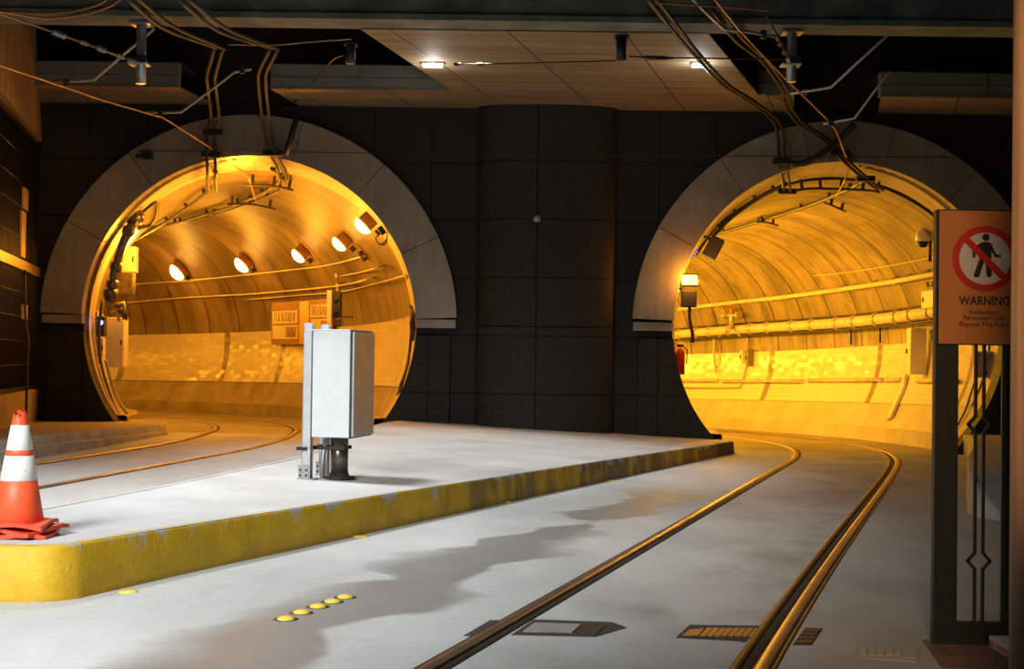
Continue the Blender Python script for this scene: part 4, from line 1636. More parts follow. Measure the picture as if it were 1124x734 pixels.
# valve tree above the thick pipe
c = TR.hit(803, 346, 0.3)
t = thing('valve_assembly', 'cluster of valves and fittings above the thick pipe in the right tunnel', 'valve', c - V((0, 0, 0.25)))
n, f, u_ = TR.inward(c)
mb = MB()
mb.tube([c - V((0, 0, 0.42)), c + V((0, 0, 0.2))], 0.07, 12)
mb.tube([c - f * 0.35, c + f * 0.35], 0.055, 12)
mb.tube([c + f * 0.3, c + f * 0.42], 0.10, 12)
mb.tube([c - f * 0.42, c - f * 0.3], 0.10, 12)
mb.build('body', 'fitting', t)
for k in (-1, 1):
    mb = MB()
    q = c + f * 0.18 * k + V((0, 0, 0.2))
    mb.lathe([(0.06, 0), (0.06, 0.02), (0.02, 0.025), (0.02, 0.05)], q, n + V((0, 0, 0.4)), 14)
    mb.build('hand_wheel', 'red', t)
for k, (dx, dzz) in enumerate([(0.6, 0.42), (0.75, 0.35), (-0.55, -0.6), (0.65, -0.62)]):
    mb = MB()
    mb.tube([c + f * (0.2 if dx > 0 else -0.1) + V((0, 0, -0.05 if dzz > 0 else -0.4)), c + f * dx + n * 0.05 + V((0, 0, dzz))], 0.02, 8)
    mb.build('stay_rod', 'conduit', t)

# dome camera on the right tunnel wall
w = TR.hit(1022, 268, 0.06)
n, f, u_ = TR.inward(w)
c = P(1013, 262, w.y - 0.15)
t = thing('dome_camera', 'white dome security camera on a bracket high on the right tunnel wall', 'camera', c)
mb = MB()
mb.lathe([(0.02, 0.22), (0.05, 0.20), (0.13, 0.14), (0.15, 0.08), (0.15, -0.02), (0.12, -0.06)], c, seg=20)
mb.build('hood', 'white_enamel', t)
mb = MB()
mb.lathe([(0.115, -0.06), (0.10, -0.12), (0.06, -0.17), (0, -0.18)], c, seg=20)
mb.build('dome', 'black', t)
mb = MB()
mb.tube([c + V((0, 0, 0.2)), c + V((0, 0, 0.27)), c + V((0.05, 0.02, 0.32)), w + V((0, 0, 0.2))], 0.03, 8)
mb.tube([w + V((-0.02, 0, -0.35)), w + V((-0.02, 0, 0.3))], 0.035, 8)
mb.build('bracket', 'dark_steel', t)

# speed plate
c = TR.hit(1080, 400, 0.16)
c = P(1080, 400, c.y)
n, f, u_ = TR.inward(c)
rzp = math.radians(-4)
t = thing('speed_plate', 'small lilac-white speed limit plate on the tunnel wall behind the gate', 'sign', c, rzp)
W_, H_ = 20 / F * c.y, 29 / F * c.y
mb = MB()
mb.box((0, 0, 0), (W_, 0.02, H_), bev=0.006)
mb.build('plate', 'plate', t, local=True)
mb = MB()
mb.tube([(0, 0.01, H_ * 0.3), (0, 0.25, H_ * 0.3)], 0.02, 8)
mb.tube([(0, 0.01, -H_ * 0.3), (0, 0.25, -H_ * 0.3)], 0.02, 8)
mb.build('bracket', 'dark_steel', t, local=True)
for body, zz, ww in [('SPEED', 0.33, 0.72), ('LIMIT', 0.15, 0.62), ('5', -0.2, 0.36)]:
    pos = M4.Rotation(rzp, 3, 'Z') @ V((0, -0.011, H_ * zz)) + c
    text(body, pos.x, pos.z, W_ * ww, pos.y, 'sign_black', t, 0.015, rz=rzp)

# floodlight at the left rim of the right tunnel
c = P(757, 307, WY - 0.12)
t = thing('flood_lamp', 'bright orange floodlight just inside the left rim of the right tunnel', 'lamp', c - V((0, 0, 0.5)))
mb = MB()
mb.box(c + V((0, 0.10, 0)), (0.34, 0.14, 0.24), bev=0.03)
mb.build('housing', 'dark_steel', t)
mb = MB()
mb.box(c + V((0, 0.02, 0)), (0.28, 0.03, 0.17), bev=0.012)
mb.build('lens', 'lens_hot', t)
mb = MB()
mb.box(P(756, 328, WY - 0.05), (0.27, 0.16, 0.30), bev=0.015)
mb.tube([P(750, 312, WY - 0.05), P(746, 318, WY - 0.05)], 0.03, 8)
mb.build('ballast_box', 'black', t)
mb = MB()
mb.tube(catmull([P(757, 336, WY - 0.05), P(757, 350, WY - 0.05), P(760, 366, WY - 0.05), P(760, 376, WY - 0.05)]), 0.03, 8)
mb.build('lead', 'rubber', t)
point('flood_lamp_light', c + V((0.02, -0.28, 0.0)), 45, (1.0, 0.36, 0.03), 0.08)
point('flood_lamp_light', c + V((0.45, 0.6, 0.0)), 60, SODR, 0.08)

# loudspeaker at the upper left of the right tunnel
c = TR.hit(783, 272, 0.3)
t = thing('loudspeaker', 'dark box loudspeaker tilted at the upper left of the right tunnel', 'loudspeaker', c)
n, f, u_ = TR.inward(c)
R_ = M4.Rotation(math.radians(28), 3, 'Y') @ M4.Rotation(math.radians(-10), 3, 'Z')
mb = MB()
mb.box(c, (0.26, 0.24, 0.40), R_, 0.01)
mb.build('body', 'black', t)
mb = MB()
mb.box(c + R_ @ V((0, -0.125, 0)), (0.22, 0.012, 0.34), R_)
mb.build('mesh_front', 'dark_steel', t)
mb = MB()
mb.tube([c - n * 0.3 + V((0, 0, 0.1)), c + V((0, 0, 0.12))], 0.03, 8)
mb.build('bracket', 'dark_steel', t)
for u, v, w in [(764, 276, 'upper'), (759, 281, 'lower')]:
    c = TR.hit(u, v, 0.06)
    t = thing('marker_light', 'tiny blue light by the left rim of the right tunnel, %s one' % w, 'light', c, 0, 'tiny blue lights')
    n, f, u_ = TR.inward(c)
    mb = MB()
    mb.lathe([(0.04, -0.05), (0.04, 0.0), (0.03, 0.02)], c, (0, -1, 0), 10)
    mb.build('body', 'black', t)
    k = emit('dim_blue_lens', (0.1, 0.1, 0.9), 1.2) if 'dimblue' not in MT else MT['dimblue']
    MT['dimblue'] = k
    mb = MB()
    mb.lathe([(0.028, 0.02), (0.015, 0.035), (0, 0.038)], c, (0, -1, 0), 10)
    mb.build('lens', 'dimblue', t)

# ---- left tunnel equipment on its left wall
def lw(u, v, Y):
    return P(u, v, Y)


t = thing('standpipe', 'thick brown pipe with elbows down the left rim of the left tunnel', 'pipe', lw(122, 345, 25.2))
mb = MB()
pth = [lw(150, 238, 25.3), lw(147, 243, 25.2), lw(141, 254, 25.1), lw(134, 270, 25.1), lw(127, 292, 25.1), lw(123, 312, 25.1), lw(121, 322, 25.1)]
mb.tube(catmull(pth, 5), 0.085, 14)
mb.build('pipe', 'pipe_brown', t)
for (a, b_), r in [((0, 1), 0.15), ((2, 2), 0.115), ((4, 4), 0.115), ((5, 5), 0.115), ((6, 6), 0.14)]:
    p0 = pth[a]
    dd = (pth[min(a + 1, 6)] - pth[max(a - 1, 0)]).normalized()
    mb = MB()
    mb.tube([p0 - dd * 0.09, p0 - dd * 0.05, p0 + dd * 0.05, p0 + dd * 0.09], [r * 0.8, r, r, r * 0.8], 14)
    mb.build('coupling', 'pipe_brown', t)
mb = MB()
mb.lathe([(0.0, -0.16), (0.07, -0.14), (0.12, -0.06), (0.13, 0.0), (0.11, 0.08), (0, 0.12)], lw(121, 324, 25.1), (0.15, 0, 1), 16)
mb.build('elbow', 'pipe_brown', t)
mb = MB()
mb.lathe([(0.0, -0.16), (0.09, -0.13), (0.15, -0.05), (0.15, 0.05), (0.10, 0.12), (0, 0.15)], lw(145, 238, 25.2), (0.6, 0, 0.5), 16)
mb.build('elbow', 'pipe_brown', t)

t = thing('tube_lamp', 'long bright lamp tube beside the brown pipe in the left tunnel', 'lamp', lw(141, 262, 25.8))
mb = MB()
a, b_ = lw(150, 252, 25.9), lw(134, 274, 25.9)
mb.tube([a, b_], 0.045, 10)
mb.build('tube', 'lens', t)
mb = MB()
mb.tube([a + V((-0.07, 0.05, 0.03)), b_ + V((-0.07, 0.05, 0.03))], 0.055, 10)
mb.build('housing', 'dark_steel', t)
point('tube_lamp_light', (a + b_) / 2 + V((0.40, -0.25, -0.30)), 150, SOD, 0.1)


def pbox(u0, v0, u1, v1, Y, depth, mat, name, label, cat, rz=0.0, door=True):
    a, b_ = P(u0, v0, Y), P(u1, v1, Y)
    c = (a + b_) / 2
    w, h = abs(b_.x - a.x), abs(a.z - b_.z)
    t = thing(name, label, cat, (c.x, Y + depth / 2, c.z - h / 2), rz)
    mb = MB()
    mb.box((0, 0, h / 2), (w, depth, h), bev=0.012)
    mb.build('body', mat, t, local=True)
    if door:
        mb = MB()
        mb.box((0, -depth / 2 - 0.006, h / 2), (w * 0.93, 0.016, h * 0.95), bev=0.004)
        d = mb.build('door', mat, t, local=True)
        mb = MB()
        mb.box((w * 0.36, -depth / 2 - 0.02, h / 2), (0.025, 0.025, 0.10))
        mb.build('handle', 'dark_steel', d, local=True)
    return t


pbox(116.5, 348, 135.5, 403, 25.9, 0.3, 'tan_box', 'wall_cabinet', 'cream cabinet by the blue light at the left rim of the left tunnel', 'cabinet')
pbox(134, 270, 148, 299, 26.5, 0.25, 'tan_box', 'junction_box', 'upper of two stacked boxes beside the brown pipe', 'box')
pbox(125, 299, 145, 323, 26.3, 0.25, 'pipe_brown', 'junction_box', 'lower darker box of two stacked beside the brown pipe', 'box')
pbox(106, 347, 114, 369, 25.4, 0.18, 'dark_steel', 'signal_box', 'slim dark box carrying the blue light', 'box', door=False)
pbox(106.5, 371, 113, 392, 25.4, 0.14, 'tan_box', 'junction_box', 'narrow box directly below the blue light', 'box')
c = lw(111, 354, 25.36)
t = thing('blue_light', 'glowing blue signal light at the left rim of the left tunnel', 'light', c)
mb = MB()
mb.lathe([(0.055, -0.03), (0.055, 0.03)], c, (0, -1, 0), 12)
mb.build('bezel', 'black', t)
mb = MB()
mb.lathe([(0.045, 0.03), (0.03, 0.055), (0, 0.06)], c, (0, -1, 0), 12)
mb.build('lens', 'blue_lens', t)
point('blue_light_glow', c + V((0, -0.15, 0)), 0.25, (0.1, 0.12, 1.0), 0.03)
for k, pts in enumerate([[(112, 330, 25.3), (109, 360, 25.3), (110, 395, 25.3), (120, 432, 25.3), (133, 461, 25.3)],
                         [(116, 395, 25.4), (121, 415, 25.5), (130, 440, 25.6), (144, 459, 25.8)],
                         [(108, 400, 25.2), (117, 430, 25.2), (131, 458, 25.2)]]):
    mb = MB()
    mb.tube(catmull([P(*p) for p in pts], 6), (0.028, 0.03, 0.022)[k], 8)
    tag(mb.build('wall_conduit', ('dark_steel', 'conduit', 'old_pipe')[k]), ('long dark conduit curving down the left rim of the left tunnel', 'pale conduit dropping from the cream cabinet to the left tunnel floor', 'thin cream conduit hugging the left jamb edge')[k], 'conduit')
for i in range(3):
    pass
t = thing('valve_assembly', 'bundle of short fittings between the brown pipe and the cream cabinet', 'valve', lw(127, 345, 25.6))
for k, (u, v) in enumerate([(124, 336), (129, 334), (128, 341), (122, 343), (131, 342)]):
    p = lw(u, v, 25.7)
    mb = MB()
    mb.tube([p, p + V((0.10, 0.05, 0.04)), p + V((0.13, 0.05, -0.16))], 0.04 - 0.004 * k, 10)
    mb.build('fitting', 'fitting' if k % 2 else 'pipe_brown', t)

# access hatch frame in the crown, upper left
pts = [TL.hit(u, v, 0.04) for u, v in [(151, 238), (162, 228), (171, 222), (173, 228), (171, 238), (163, 248), (152, 251)]]
mb = MB()
mb.tube(catmull(pts, 6), 0.028, 8)
tag(mb.build('cable_loop', 'rubber'), 'dark cable loop on the lining above the brown pipe', 'cable')

# notice board & signal in the left tunnel
bL, bR = TL.hit(298, 354, 0.14), TL.hit(364, 354, 0.14)
bdir = V((bR.x - bL.x, bR.y - bL.y, 0)).normalized()
bnrm = V((bdir.y, -bdir.x, 0))               # towards the room


def bp(u, v, off=0.0):
    """point on the board plane seen at pixel u, v"""
    d = ray(u, v)
    k = (bL - EYE).dot(bnrm) / d.dot(bnrm)
    return EYE + d * k + bnrm * off


def bslab(u0, v0, u1, v1, off, th, name, mat, parent):
    mb = MB()
    a, b_, c_, d_ = bp(u0, v0, off), bp(u1, v0, off), bp(u1, v1, off), bp(u0, v1, off)
    zt, zb_ = (a.z + b_.z) / 2, (c_.z + d_.z) / 2
    q0, q1 = (a + d_) / 2, (b_ + c_) / 2
    mb.prism([(q0.x, q0.y, zt), (q1.x, q1.y, zt), (q1.x, q1.y, zb_), (q0.x, q0.y, zb_)], -bnrm * th)
    return mb.build(name, mat, parent)


t = thing('notice_board', 'large brown board with hatched pale panels on the left tunnel wall', 'board', bp(331, 378))
bslab(298, 330, 364, 378, 0.0, 0.05, 'backing', 'notice_brown', t)
for (u0, v0, u1, v1) in [(299.5, 341, 327, 355), (299.5, 357, 327, 372), (341, 334, 363, 348), (341, 350, 363, 372)]:
    p_ = bslab(u0, v0, u1, v1, 0.012, 0.012, 'paper_panel', 'paper', t)
    mb = MB()
    rnd = random.Random(int(u0 * v0))
    w = u1 - u0
    for i in range(13):
        uu = u0 + w * (0.10 + 0.8 * i / 12) if v0 < 345 else u0 + w * (0.55 + 0.38 * i / 12)
        mb.tube([bp(uu + rnd.uniform(-0.3, 0.3), v0 + 1.6, 0.016), bp(uu + rnd.uniform(-0.8, 0.8), v1 - 2.2, 0.016)], 0.009, 4)
    mb.build('hatching', 'notice_brown', p_)
bslab(329, 331, 339, 377, 0.01, 0.01, 'centre_strip', 'gold', t)

c = P(370, 334, 27.2)
t = thing('traffic_signal', 'dark signal head with a shade hung beside the notice board', 'signal', c - V((0, 0, 0.5)))
mb = MB()
mb.box(c, (0.19, 0.16, 0.52), bev=0.03)
mb.build('housing', 'black', t)
mb = MB()
mb.lathe([(0.05, 0.02), (0.05, 0.10)], c + V((0, -0.08, 0.12)), (0, -1, 0), 12)
mb.lathe([(0.05, 0.02), (0.05, 0.10)], c + V((0, -0.08, -0.12)), (0, -1, 0), 12)
mb.build('visor', 'black', t)
mb = MB()
q = TL.hit(372, 316, 0.03)
mb.tube(catmull([c + V((0, 0.02, 0.25)), c + V((-0.01, 0.02, 0.42)), c + V((-0.04, 0.1, 0.6)), q + V((0, -0.05, 0.1)), q]), 0.022, 8)
mb.build('hanger', 'conduit', t)
mb = MB()
mb.box(c + V((-0.16, 0.02, -0.05)), (0.09, 0.03, 0.66), bev=0.005)
mb.build('side_plate', 'paper', t)
mb = MB()
mb.box(c + V((0.02, 0, -0.36)), (0.14, 0.14, 0.16), bev=0.02)
mb.tube([c + V((0, 0, -0.24)), c + V((0.32, 0.05, -0.25))], 0.015, 6)
mb.build('lower_box', 'dark_steel', t)

# junction box with loops beside the nearest lamp
c = TL.hit(419, 253, 0.10)
t = thing('junction_box', 'dark junction box with looped leads beside the nearest left tunnel lamp', 'box', c)
n, f, u_ = TL.inward(c)
mb = MB()
mb.box(c, (0.16, 0.16, 0.1), rot_of(n, f, u_), 0.01)
mb.build('body', 'black', t)
for k in (-1, 1):
    mb = MB()
    mb.tube(catmull([c + V((0.0, -0.03, -0.05)), c + V((-0.10, -0.06, -0.14 * 1)), c + V((-0.02, -0.08, -0.26)), c + V((0.09, -0.03, -0.2 + 0.03 * k)), c + V((0.1, 0, -0.02))], 6), 0.012, 6)
    mb.build('lead', 'rubber', t)
c = TL.hit(398, 281, 0.08)
t = thing('junction_box', 'small grey box under the second left tunnel lamp', 'box', c)
n, f, u_ = TL.inward(c)
mb = MB()
mb.box(c, (0.12, 0.24, 0.1), rot_of(n, f, u_), 0.01)
mb.build('body', 'dark_steel', t)
mb = MB()
mb.tube(catmull([c + V((0, -0.02, 0.1)), c + V((-0.08, -0.1, 0.22)), c + V((-0.2, -0.02, 0.26))], 6), 0.012, 6)
mb.build('lead', 'rubber', t)

# cables under the crowns
def crown(T, spec, off, r, mat, label, clips):
    """spec: list of (distance, angle in degrees)"""
    pts = catmull([T.ang(d, math.radians(a), off) for d, a in spec], 8)
    t = thing('crown_cable', label, 'cable', pts[0])
    mb = MB()
    mb.tube(pts, r, 8)
    mb.build('cable_run', mat, t)
    n = len(pts)
    for i in range(clips):
        p = pts[int((i + 0.5) * n / clips)]
        nn, f, u_ = T.inward(p)
        mb = MB()
        mb.box(p - nn * off * 0.45, (0.05, 0.06, off * 0.9 + 0.03), rot_of(nn, f, u_))
        mb.build('clamp', 'dark_steel', t)
    return t


crown(TL, [(0.5, 105), (1.6, 105), (2.6, 108), (4, 114), (5.5, 120), (7, 126), (9, 132)], 0.10, 0.035, 'pipe_brown', 'left cable under the crown of the left tunnel, running to the left wall', 6)
crown(TL, [(0.5, 84), (1.6, 82), (3, 84), (5, 89), (8, 95), (11, 98), (15, 102)], 0.12, 0.04, 'pipe_brown', 'cable under the middle of the left tunnel crown', 8)
crown(TL, [(1.6, 80), (3.2, 81), (5.3, 86), (8.3, 92), (11.3, 95)], 0.12, 0.03, 'pipe_brown', 'thinner cable just right of the left tunnel crown cable', 6)
crown(TL, [(2.2, 95), (2.2, 84), (2.2, 76)], 0.20, 0.022, 'dark_steel', 'dark cross rod carrying the contact wire under the left tunnel crown', 3)
crown(TL, [(5.5, 98), (5.5, 88), (5.5, 76)], 0.18, 0.022, 'dark_steel', 'second cross rod deeper under the left tunnel crown', 3)
crown(TR, [(0.9, 107), (1.1, 112), (1.3, 120), (1.4, 130), (1.4, 141)], 0.10, 0.04, 'rubber', 'dark clamped cable curving down the left haunch of the right tunnel', 5)
crown(TR, [(1.0, 79), (2.5, 82), (5, 88), (8, 97), (11, 106), (14, 114)], 0.10, 0.045, 'rubber', 'thick clamped cable running under the right tunnel crown', 8)
crown(TR, [(1.4, 105), (1.6, 98), (1.8, 90), (1.7, 82), (1.4, 75), (1.3, 72)], 0.20, 0.025, 'rubber', 'dark cross cable under the crown at the mouth of the right tunnel', 5)
crown(TR, [(4.0, 85), (4.4, 78), (4.6, 73)], 0.14, 0.022, 'dark_steel', 'short dark cross rod under the right tunnel crown', 2)
crown(TR, [(7.0, 101), (7.6, 92), (8.0, 84)], 0.14, 0.022, 'dark_steel', 'dark cross rod deep under the right tunnel crown', 2)
crown(TR, [(1.62, 28), (1.62, 50), (1.62, 72), (1.62, 90), (1.62, 110), (1.62, 135), (1.62, 150)], 0.03, 0.03, 'rubber', 'dark hoop cable around the inside of the right portal collar', 4)

# ------------------------------------------------------------------ overhead line equipment
def hang(px_, r, mat, name, label, cat, k=6, smooth=True, parent=None):
    pts = [P(*p) for p in px_]
    mb = MB()
    mb.tube(catmull(pts, k) if smooth else pts, r, 8)
    o = mb.build(name, mat, parent)
    if parent is None:
        tag(o, label, cat)
    return o


def post(u, v0, v1, Y, r, mat, label, plate=None):
    a, b_ = P(u, v0, Y), P(u, v1, Y)
    t = thing('hanging_post', label, 'post', b_)
    b_.x = a.x = (a.x + b_.x) / 2
    mb = MB()
    mb.lathe([(r, 0), (r, 6.03 - b_.z)], b_, seg=16)
    mb.build('tube', mat, t)
    mb = MB()
    mb.box((a.x, Y, 6.015 - 0.02), (r * (4 if plate else 2.5), r * (4 if plate else 2.5), 0.03))
    mb.build('top_plate', mat, t)
    if plate:
        z = P(u, plate, Y).z
        mb = MB()
        mb.box((a.x - 0.02, Y - 0.02, z), (0.26, 0.24, 0.02))
        mb.build('collar_plate', 'steel_arm', t)
        mb = MB()
        mb.box((a.x, Y - r - 0.02, z + 0.07), (0.20, 0.06, 0.08), bev=0.01)
        mb.build('clamp', 'dark_steel', t)
    return t


post(155, 32, 92, 18.55, 0.068, 'galv', 'grey steel post hanging from the beam above the left track', 71)
post(869, 30, 90, 18.55, 0.068, 'galv', 'grey steel post hanging from the beam above the right track', 72)
post(682, 36, 66, 18.95, 0.075, 'black', 'short black post hanging from the middle of the boarded soffit')
post(385, 36, 70, 19.6, 0.07, 'dark_steel', 'short dark post at the left edge of the boarded soffit')


def arm(px_, label, clamp=None):
    pts = [P(*p) for p in px_]
    t = thing('steady_arm', label, 'arm', pts[-1])
    mb = MB()
    mb.tube(pts, 0.02, 8)
    mb.build('rod', 'steel_arm', t)
    for p in (clamp or []):
        q = P(*p)
        mb = MB()
        mb.box(q, (0.08, 0.07, 0.11), bev=0.01)
        mb.build('clamp', 'dark_steel', t)
    return t


arm([(169, 32, 18.7), (135, 60, 19.1), (103, 88, 19.5), (80, 89.5, 19.7), (59, 90.5, 19.9)], 'bent grey steady arm by the left hanging post', [(73, 90, 19.7)])
arm([(276, 76, 21.5), (258, 79, 21.5), (230, 100, 21.8), (199, 123, 22), (178, 123.5, 22.2), (160, 123, 22.4)], 'bent grey steady arm in front of the left portal ring', [(176, 125, 22.2), (266, 77, 21.5)])
arm([(752, -10, 15.5), (775, 14, 16.5), (795, 32, 17.4), (822, 35, 17.7), (850, 40, 18.2)], 'bright bent arm at the top beside the right hanging post', [(838, 38, 18.0)])
arm([(975, 38, 19.5), (940, 70, 20), (912, 96, 20.4), (890, 99.5, 20.6), (868, 103, 20.8)], 'upper bent arm above the right portal ring', [(884, 100, 20.7)])
arm([(976, 79, 21.5), (957, 104, 21.8), (938, 130, 22), (925, 132, 22.2), (904, 136, 22.4)], 'lower bent arm above the right portal ring', [(912, 135, 22.3)])

hang([(-20, 66, 16.5), (0, 72, 17), (60, 92, 19), (120, 112, 20.7), (170, 126.5, 22), (180, 130, 22.3), (212, 150, 23.4), (245, 172, 24.6), (262, 186, 25.8), (273, 195, 26.6)], 0.014, 'copper', 'contact_wire', 'copper contact wire slanting down into the left tunnel', 'wire')
hang([(273, 195, 26.6), (277, 208, 27.2), (281, 221, 28)], 0.014, 'copper', 'contact_wire', 'short bright end of contact wire inside the left tunnel crown', 'wire', smooth=False)
hang([(775, -12, 14.5), (785, 0, 15), (820, 42, 17), (860, 84, 19.5), (893, 116, 21.5), (914, 138, 22.6), (921, 152, 23.2), (928, 170, 24), (934, 181, 24.8)], 0.014, 'copper', 'contact_wire', 'copper contact wire slanting down into the right tunnel', 'wire')
hang([(934, 181, 24.8), (926, 200, 25.8), (918, 216, 26.6)], 0.012, 'copper', 'contact_wire', 'short end of contact wire inside the right tunnel crown', 'wire', smooth=False)
# messenger with insulators, left
mess = [(-10, 12, 16), (0, 15, 16.3), (55, 34, 17.2), (100, 50, 17.8), (148, 68, 18.4)]
t = thing('span_wire', 'stay wire with a chain of insulators leading to the left hanging post', 'wire', P(148, 68, 18.4))
mb = MB()
mb.tube([P(*p) for p in mess], 0.014, 8)
mb.build('wire', 'copper', t)
for a, b_, r in [((57, 34.5), (72, 40.5), 0.05), ((88, 45.5), (96, 48.5), 0.035), ((106, 52), (116, 56), 0.045), ((128, 60), (136, 63.5), 0.035), ((140, 66), (150, 69), 0.045)]:
    Ya = 16.3 + (a[0] / 148) * 2.1
    p0, p1 = P(a[0], a[1], Ya), P(b_[0], b_[1], Ya + 0.12)
    mb = MB()
    pts = [p0 + (p1 - p0) * (i / 8) for i in range(9)]
    mb.tube(pts, [r * (0.5 + 0.5 * (i % 2)) for i in range(9)], 10)
    mb.build('insulator', 'fitting', t)
# messenger, right
t = thing('span_wire', 'stay wire with amber insulators leading to the right hanging post', 'wire', P(868, 70, 18.4))
mb = MB()
mb.tube([P(828, -8, 16.8), P(840, 14, 17.3), P(853, 38, 17.9), P(862, 56, 18.3), P(868, 70, 18.5)], 0.013, 8)
mb.build('wire', 'dark_steel', t)
for (u, v), r in [((854, 42), 0.03), ((857, 48), 0.035), ((862, 57), 0.035), ((866, 65), 0.025)]:
    p0 = P(u, v, 18.1)
    mb = MB()
    mb.lathe([(0.0, -0.05), (r, -0.03), (r * 1.2, 0), (r, 0.03), (0, 0.05)], p0, (0.3, 0, -1), 10)
    mb.build('insulator', 'orange_cable' if v < 60 else 'fitting', t)
# cross span along the soffit
t = thing('cross_span', 'dark cross span wire stretched beneath the boarded soffit', 'wire', P(682, 66, 19.2))
mb = MB()
mb.tube([P(498, 70.5, 19.4), P(560, 69.5, 19.3), P(620, 68, 19.2), P(676, 66.8, 19.15)], 0.009, 6)
mb.tube([P(690, 62, 19.15), P(715, 63, 19.15), P(780, 64, 19.3), P(868, 65, 19.5)], 0.012, 6)
mb.build('wire', 'black', t)
mb = MB()
mb.tube([P(703, 62.8, 19.15), P(712, 63, 19.15), P(728, 63.6, 19.15), P(740, 63.8, 19.15)], [0.012, 0.03, 0.03, 0.012], 8)
mb.build('turnbuckle', 'black', t)
for u in (502, 527):
    mb = MB()
    mb.lathe([(0.0, -0.06), (0.025, -0.04), (0.025, 0.04), (0, 0.06)], P(u, 70.3, 19.35), (1, 0, 0), 8)
    mb.build('shackle', 'dark_steel', t)
# the wire across the wall
hang([(152, 165.5, 24.3), (300, 166.5, 24.3), (470, 169, 24.15), (590, 170, 24.0), (680, 171, 24.15), (800, 171, 24.3), (1050, 172.5, 24.3)], 0.007, 'black', 'wall_wire', 'thin dark wire stretched across the granite wall and both portal rings', 'wire', smooth=False)

# feeder cables in pairs
def feeder(base_pts, sep, label, mat='cable', r=0.028, clampat=()):
    t = thing('feeder_cables', label, 'cables', P(*base_pts[-1]))
    for s_ in (-1, 1):
        pts = [P(u + sep * 0.5 * s_, v + (-1.5 * s_ if i < 2 else 0.6 * s_), Y) for i, (u, v, Y) in enumerate(base_pts)]
        mb = MB()
        mb.tube(catmull(pts, 6), r, 8)
        mb.build('cable_run', mat, t)
    for (u, v, Y) in clampat:
        mb = MB()
        mb.box(P(u, v, Y), (0.34, 0.12, 0.10), bev=0.015)
        mb.build('clamp', 'black', t)
    return t


feeder([(140, -6, 14.5), (185, 30, 17.6), (238, 51.5, 20), (239, 56, 20.3), (232, 82, 21.3), (232, 92, 21.8), (236, 126, 23.6), (234, 136, 23.9), (231, 150, 24.15), (232, 186, 24.25), (232, 200, 25.3), (233, 208, 26)], 9, 'left pair of feeder cables dropping from the beam into the left tunnel', clampat=[(234, 145, 24.05), (232, 170, 24.2)])
feeder([(197, -4, 14.5), (245, 33, 17.8), (297, 52, 20), (299, 57, 20.2), (289, 78, 21.2), (288, 92, 21.8), (291, 125, 23.5), (294, 145, 24.0), (299, 167, 24.2), (308, 184, 25), (311, 196, 25.8)], 8, 'right pair of feeder cables dropping from the beam into the left tunnel', clampat=[(299, 168, 24.2)])
feeder([(712, -6, 15), (740, 30, 17.5), (765, 60, 19.3), (795, 92, 21), (820, 108, 22), (850, 131, 23.5), (857, 150, 24.1), (859, 176, 24.2), (863, 200, 25), (864, 211, 25.5)], 7, 'left pair of dark feeder cables dropping into the right tunnel', 'rubber', clampat=[(858, 177, 24.15), (864, 210, 25.5)])
feeder([(782, 5, 16.5), (810, 42, 18.5), (838, 66, 20), (852, 84, 21), (862, 100, 21.8), (866, 118, 22.8), (880, 136, 23.6), (905, 152, 24.1), (930, 178, 24.3), (955, 200, 25.2), (966, 208, 25.6)], 7, 'right pair of dark feeder cables dropping into the right tunnel', 'rubber', clampat=[(922, 168, 24.2), (950, 196, 25.0)])
hang([(868, 180, 24.1), (885, 178, 24.05), (905, 167, 24), (922, 152, 24), (938, 136, 23.9)], 0.06, 'rubber', 'feeder_cable', 'thick black cable looping between the two bundles over the right portal', 'cable')
hang([(325, 131, 24.0), (319, 152, 24.1), (313, 170, 24.2)], 0.05, 'black', 'hanger_strap', 'black strap hanging over the crown of the left portal ring', 'strap', smooth=False)
hang([(-12, 11, 13.5), (0, 12, 14), (40, 14.5, 14.6), (75, 13, 15), (105, 6, 15.2), (120, -3, 15.2)], 0.014, 'orange_cable', 'loose_cable', 'upper orange cable sagging at the top left corner', 'cable')
hang([(-12, 11, 13.6), (10, 14, 14), (50, 20, 14.7), (90, 16, 15.1), (118, 8, 15.3), (136, -3, 15.3)], 0.014, 'orange_cable', 'loose_cable', 'lower orange cable sagging at the top left corner', 'cable')
hang([(712, 3, 15.5), (745, 4.5, 15.6), (800, 8, 15.8), (850, 12, 16)], 0.012, 'orange_cable', 'loose_cable', 'thin orange cable crossing the beam beside the right bundles', 'cable')
hang([(378, 60, 19.7), (365, 66, 21), (350, 84, 22.6), (335, 100, 23.6), (322, 114, 24.2)], 0.014, 'dark_steel', 'stay_wire', 'dark stay running from the soffit edge down to the left portal crown', 'wire')
hang([(250, 49, 20.0), (300, 49.5, 19.6), (340, 46, 19.2), (385, 43, 18.8)], 0.009, 'fitting', 'stay_wire', 'pale thin wire behind the beam left of the boarded soffit', 'wire')

# soffit lights
for (u, v, w), side in [((475, 69, 0.30), 'left'), ((768, 69, 0.22), 'right')]:
    q = G(u, v, ZC)
    t = thing('soffit_light', '%s of two bright white lights on the boarded soffit' % side, 'light', (q.x, q.y, ZC - 0.06), 0)
    mb = MB()
    mb.box((q.x, q.y, ZC - 0.01), (w + 0.06, 0.18, 0.03), bev=0.008)
    mb.build('housing', 'galv', t)
    mb = MB()
    mb.box((q.x, q.y, ZC - 0.045), (w, 0.12, 0.04), bev=0.015)
    mb.build('lens', 'tube_lens', t)
    l = point('soffit_light_glow', (q.x, q.y, ZC - 0.2), 14, (1, 0.97, 0.9), 0.08)
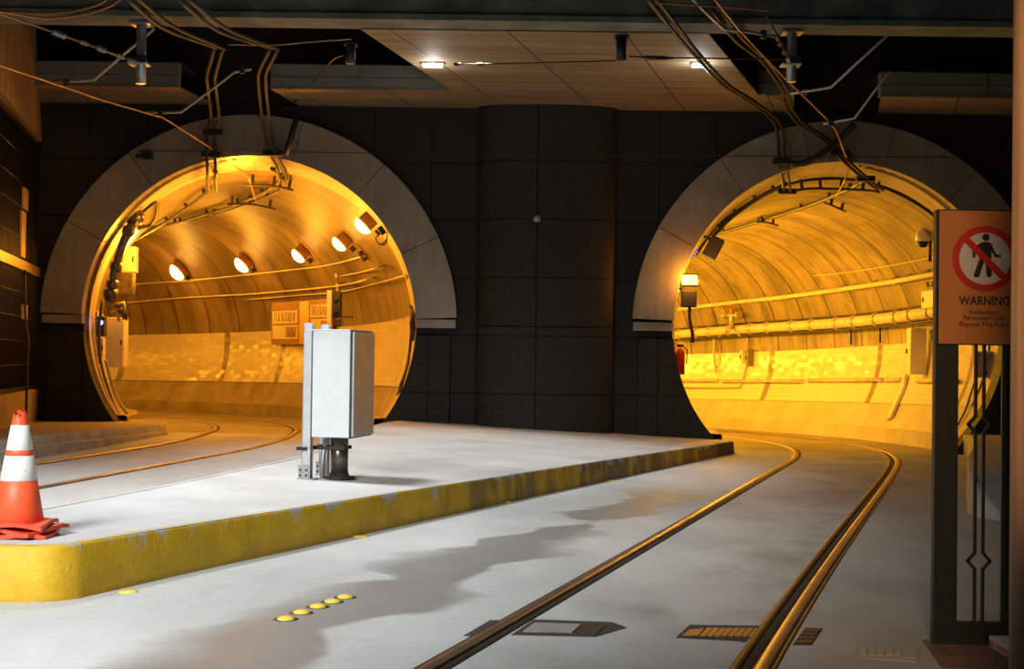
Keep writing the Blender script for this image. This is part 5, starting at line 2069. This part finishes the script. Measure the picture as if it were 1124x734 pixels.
# small dome on the pilaster
c = P(589, 240, WY - 0.52)
t = thing('wall_dome', 'small dark ball fixed to the middle of the granite pilaster', 'dome', c)
mb = MB()
mb.lathe([(0, -0.075), (0.045, -0.06), (0.07, -0.02), (0.07, 0.02), (0.045, 0.06), (0, 0.075)], c, seg=16)
mb.build('ball', 'galv', t)
mb = MB()
mb.tube([c, c + V((0, 0.12, 0))], 0.05, 10)
mb.build('mount', 'black', t)
# small sensor on the left portal ring
c = P(162, 171, WY - 0.30)
t = thing('ring_sensor', 'small black box on the upper left of the left portal ring', 'box', c)
mb = MB()
mb.box(c, (0.17, 0.14, 0.11), bev=0.01)
mb.build('body', 'black', t)
mb = MB()
mb.tube([c + V((-0.05, 0, 0)), c + V((-0.22, 0.06, 0.0))], 0.03, 8)
mb.build('bracket', 'dark_steel', t)

# ------------------------------------------------------------------ daylight / lamps outside, plus an added fill
def spot(name, loc, target, power, size, blend, radius, col):
    l = bpy.data.lights.new(name, 'SPOT')
    l.energy = power
    l.spot_size = math.radians(size)
    l.spot_blend = blend
    l.shadow_soft_size = radius
    l.color = col
    o = bpy.data.objects.new(name, l)
    COL.objects.link(o)
    o.location = loc
    o.rotation_euler = (V(target) - V(loc)).to_track_quat('-Z', 'Y').to_euler()
    return o


WHT = (0.97, 1.0, 0.99)
spot('flood_lamp_front', (-4.8, 1.5, 5.4), (-2.8, 8.8, 0), 5300, 64, 0.85, 1.4, WHT)
spot('flood_lamp_middle', (-3.4, 12.8, 6.2), (-3.0, 13.0, 0), 1600, 104, 0.9, 0.6, WHT)
spot('flood_lamp_back', (-0.6, 19.4, 5.85), (-0.5, 19.4, 0), 950, 90, 0.7, 0.4, WHT)
spot('street_lamp_left', (-3.8, 14.2, 4.6), (-8.3, 22.2, 3.6), 420, 34, 0.7, 0.15, (1.0, 0.5, 0.12))
spot('sign_pole_fill', (1.0, 2.4, 2.7), (2.45, 6.6, 1.35), 320, 48, 0.6, 0.15, (1.0, 0.62, 0.34))  # added unseen spot, aimed to brighten just the sign and the pole

w = bpy.data.worlds.new('world')
scn.world = w
w.use_nodes = True
bg = w.node_tree.nodes['Background']
bg.inputs[0].default_value = (0.75, 0.82, 0.75, 1)
bg.inputs[1].default_value = 0.014

scn.view_settings.view_transform = 'Standard'
scn.view_settings.look = 'None'
scn.view_settings.gamma = 1
scn.view_settings.exposure = 0.0
scn.view_settings.use_curve_mapping = False
scn.cycles.use_denoising = True
scn.cycles.max_bounces = 8
scn.cycles.diffuse_bounces = 4
scn.cycles.caustics_reflective = False
scn.cycles.caustics_refractive = False
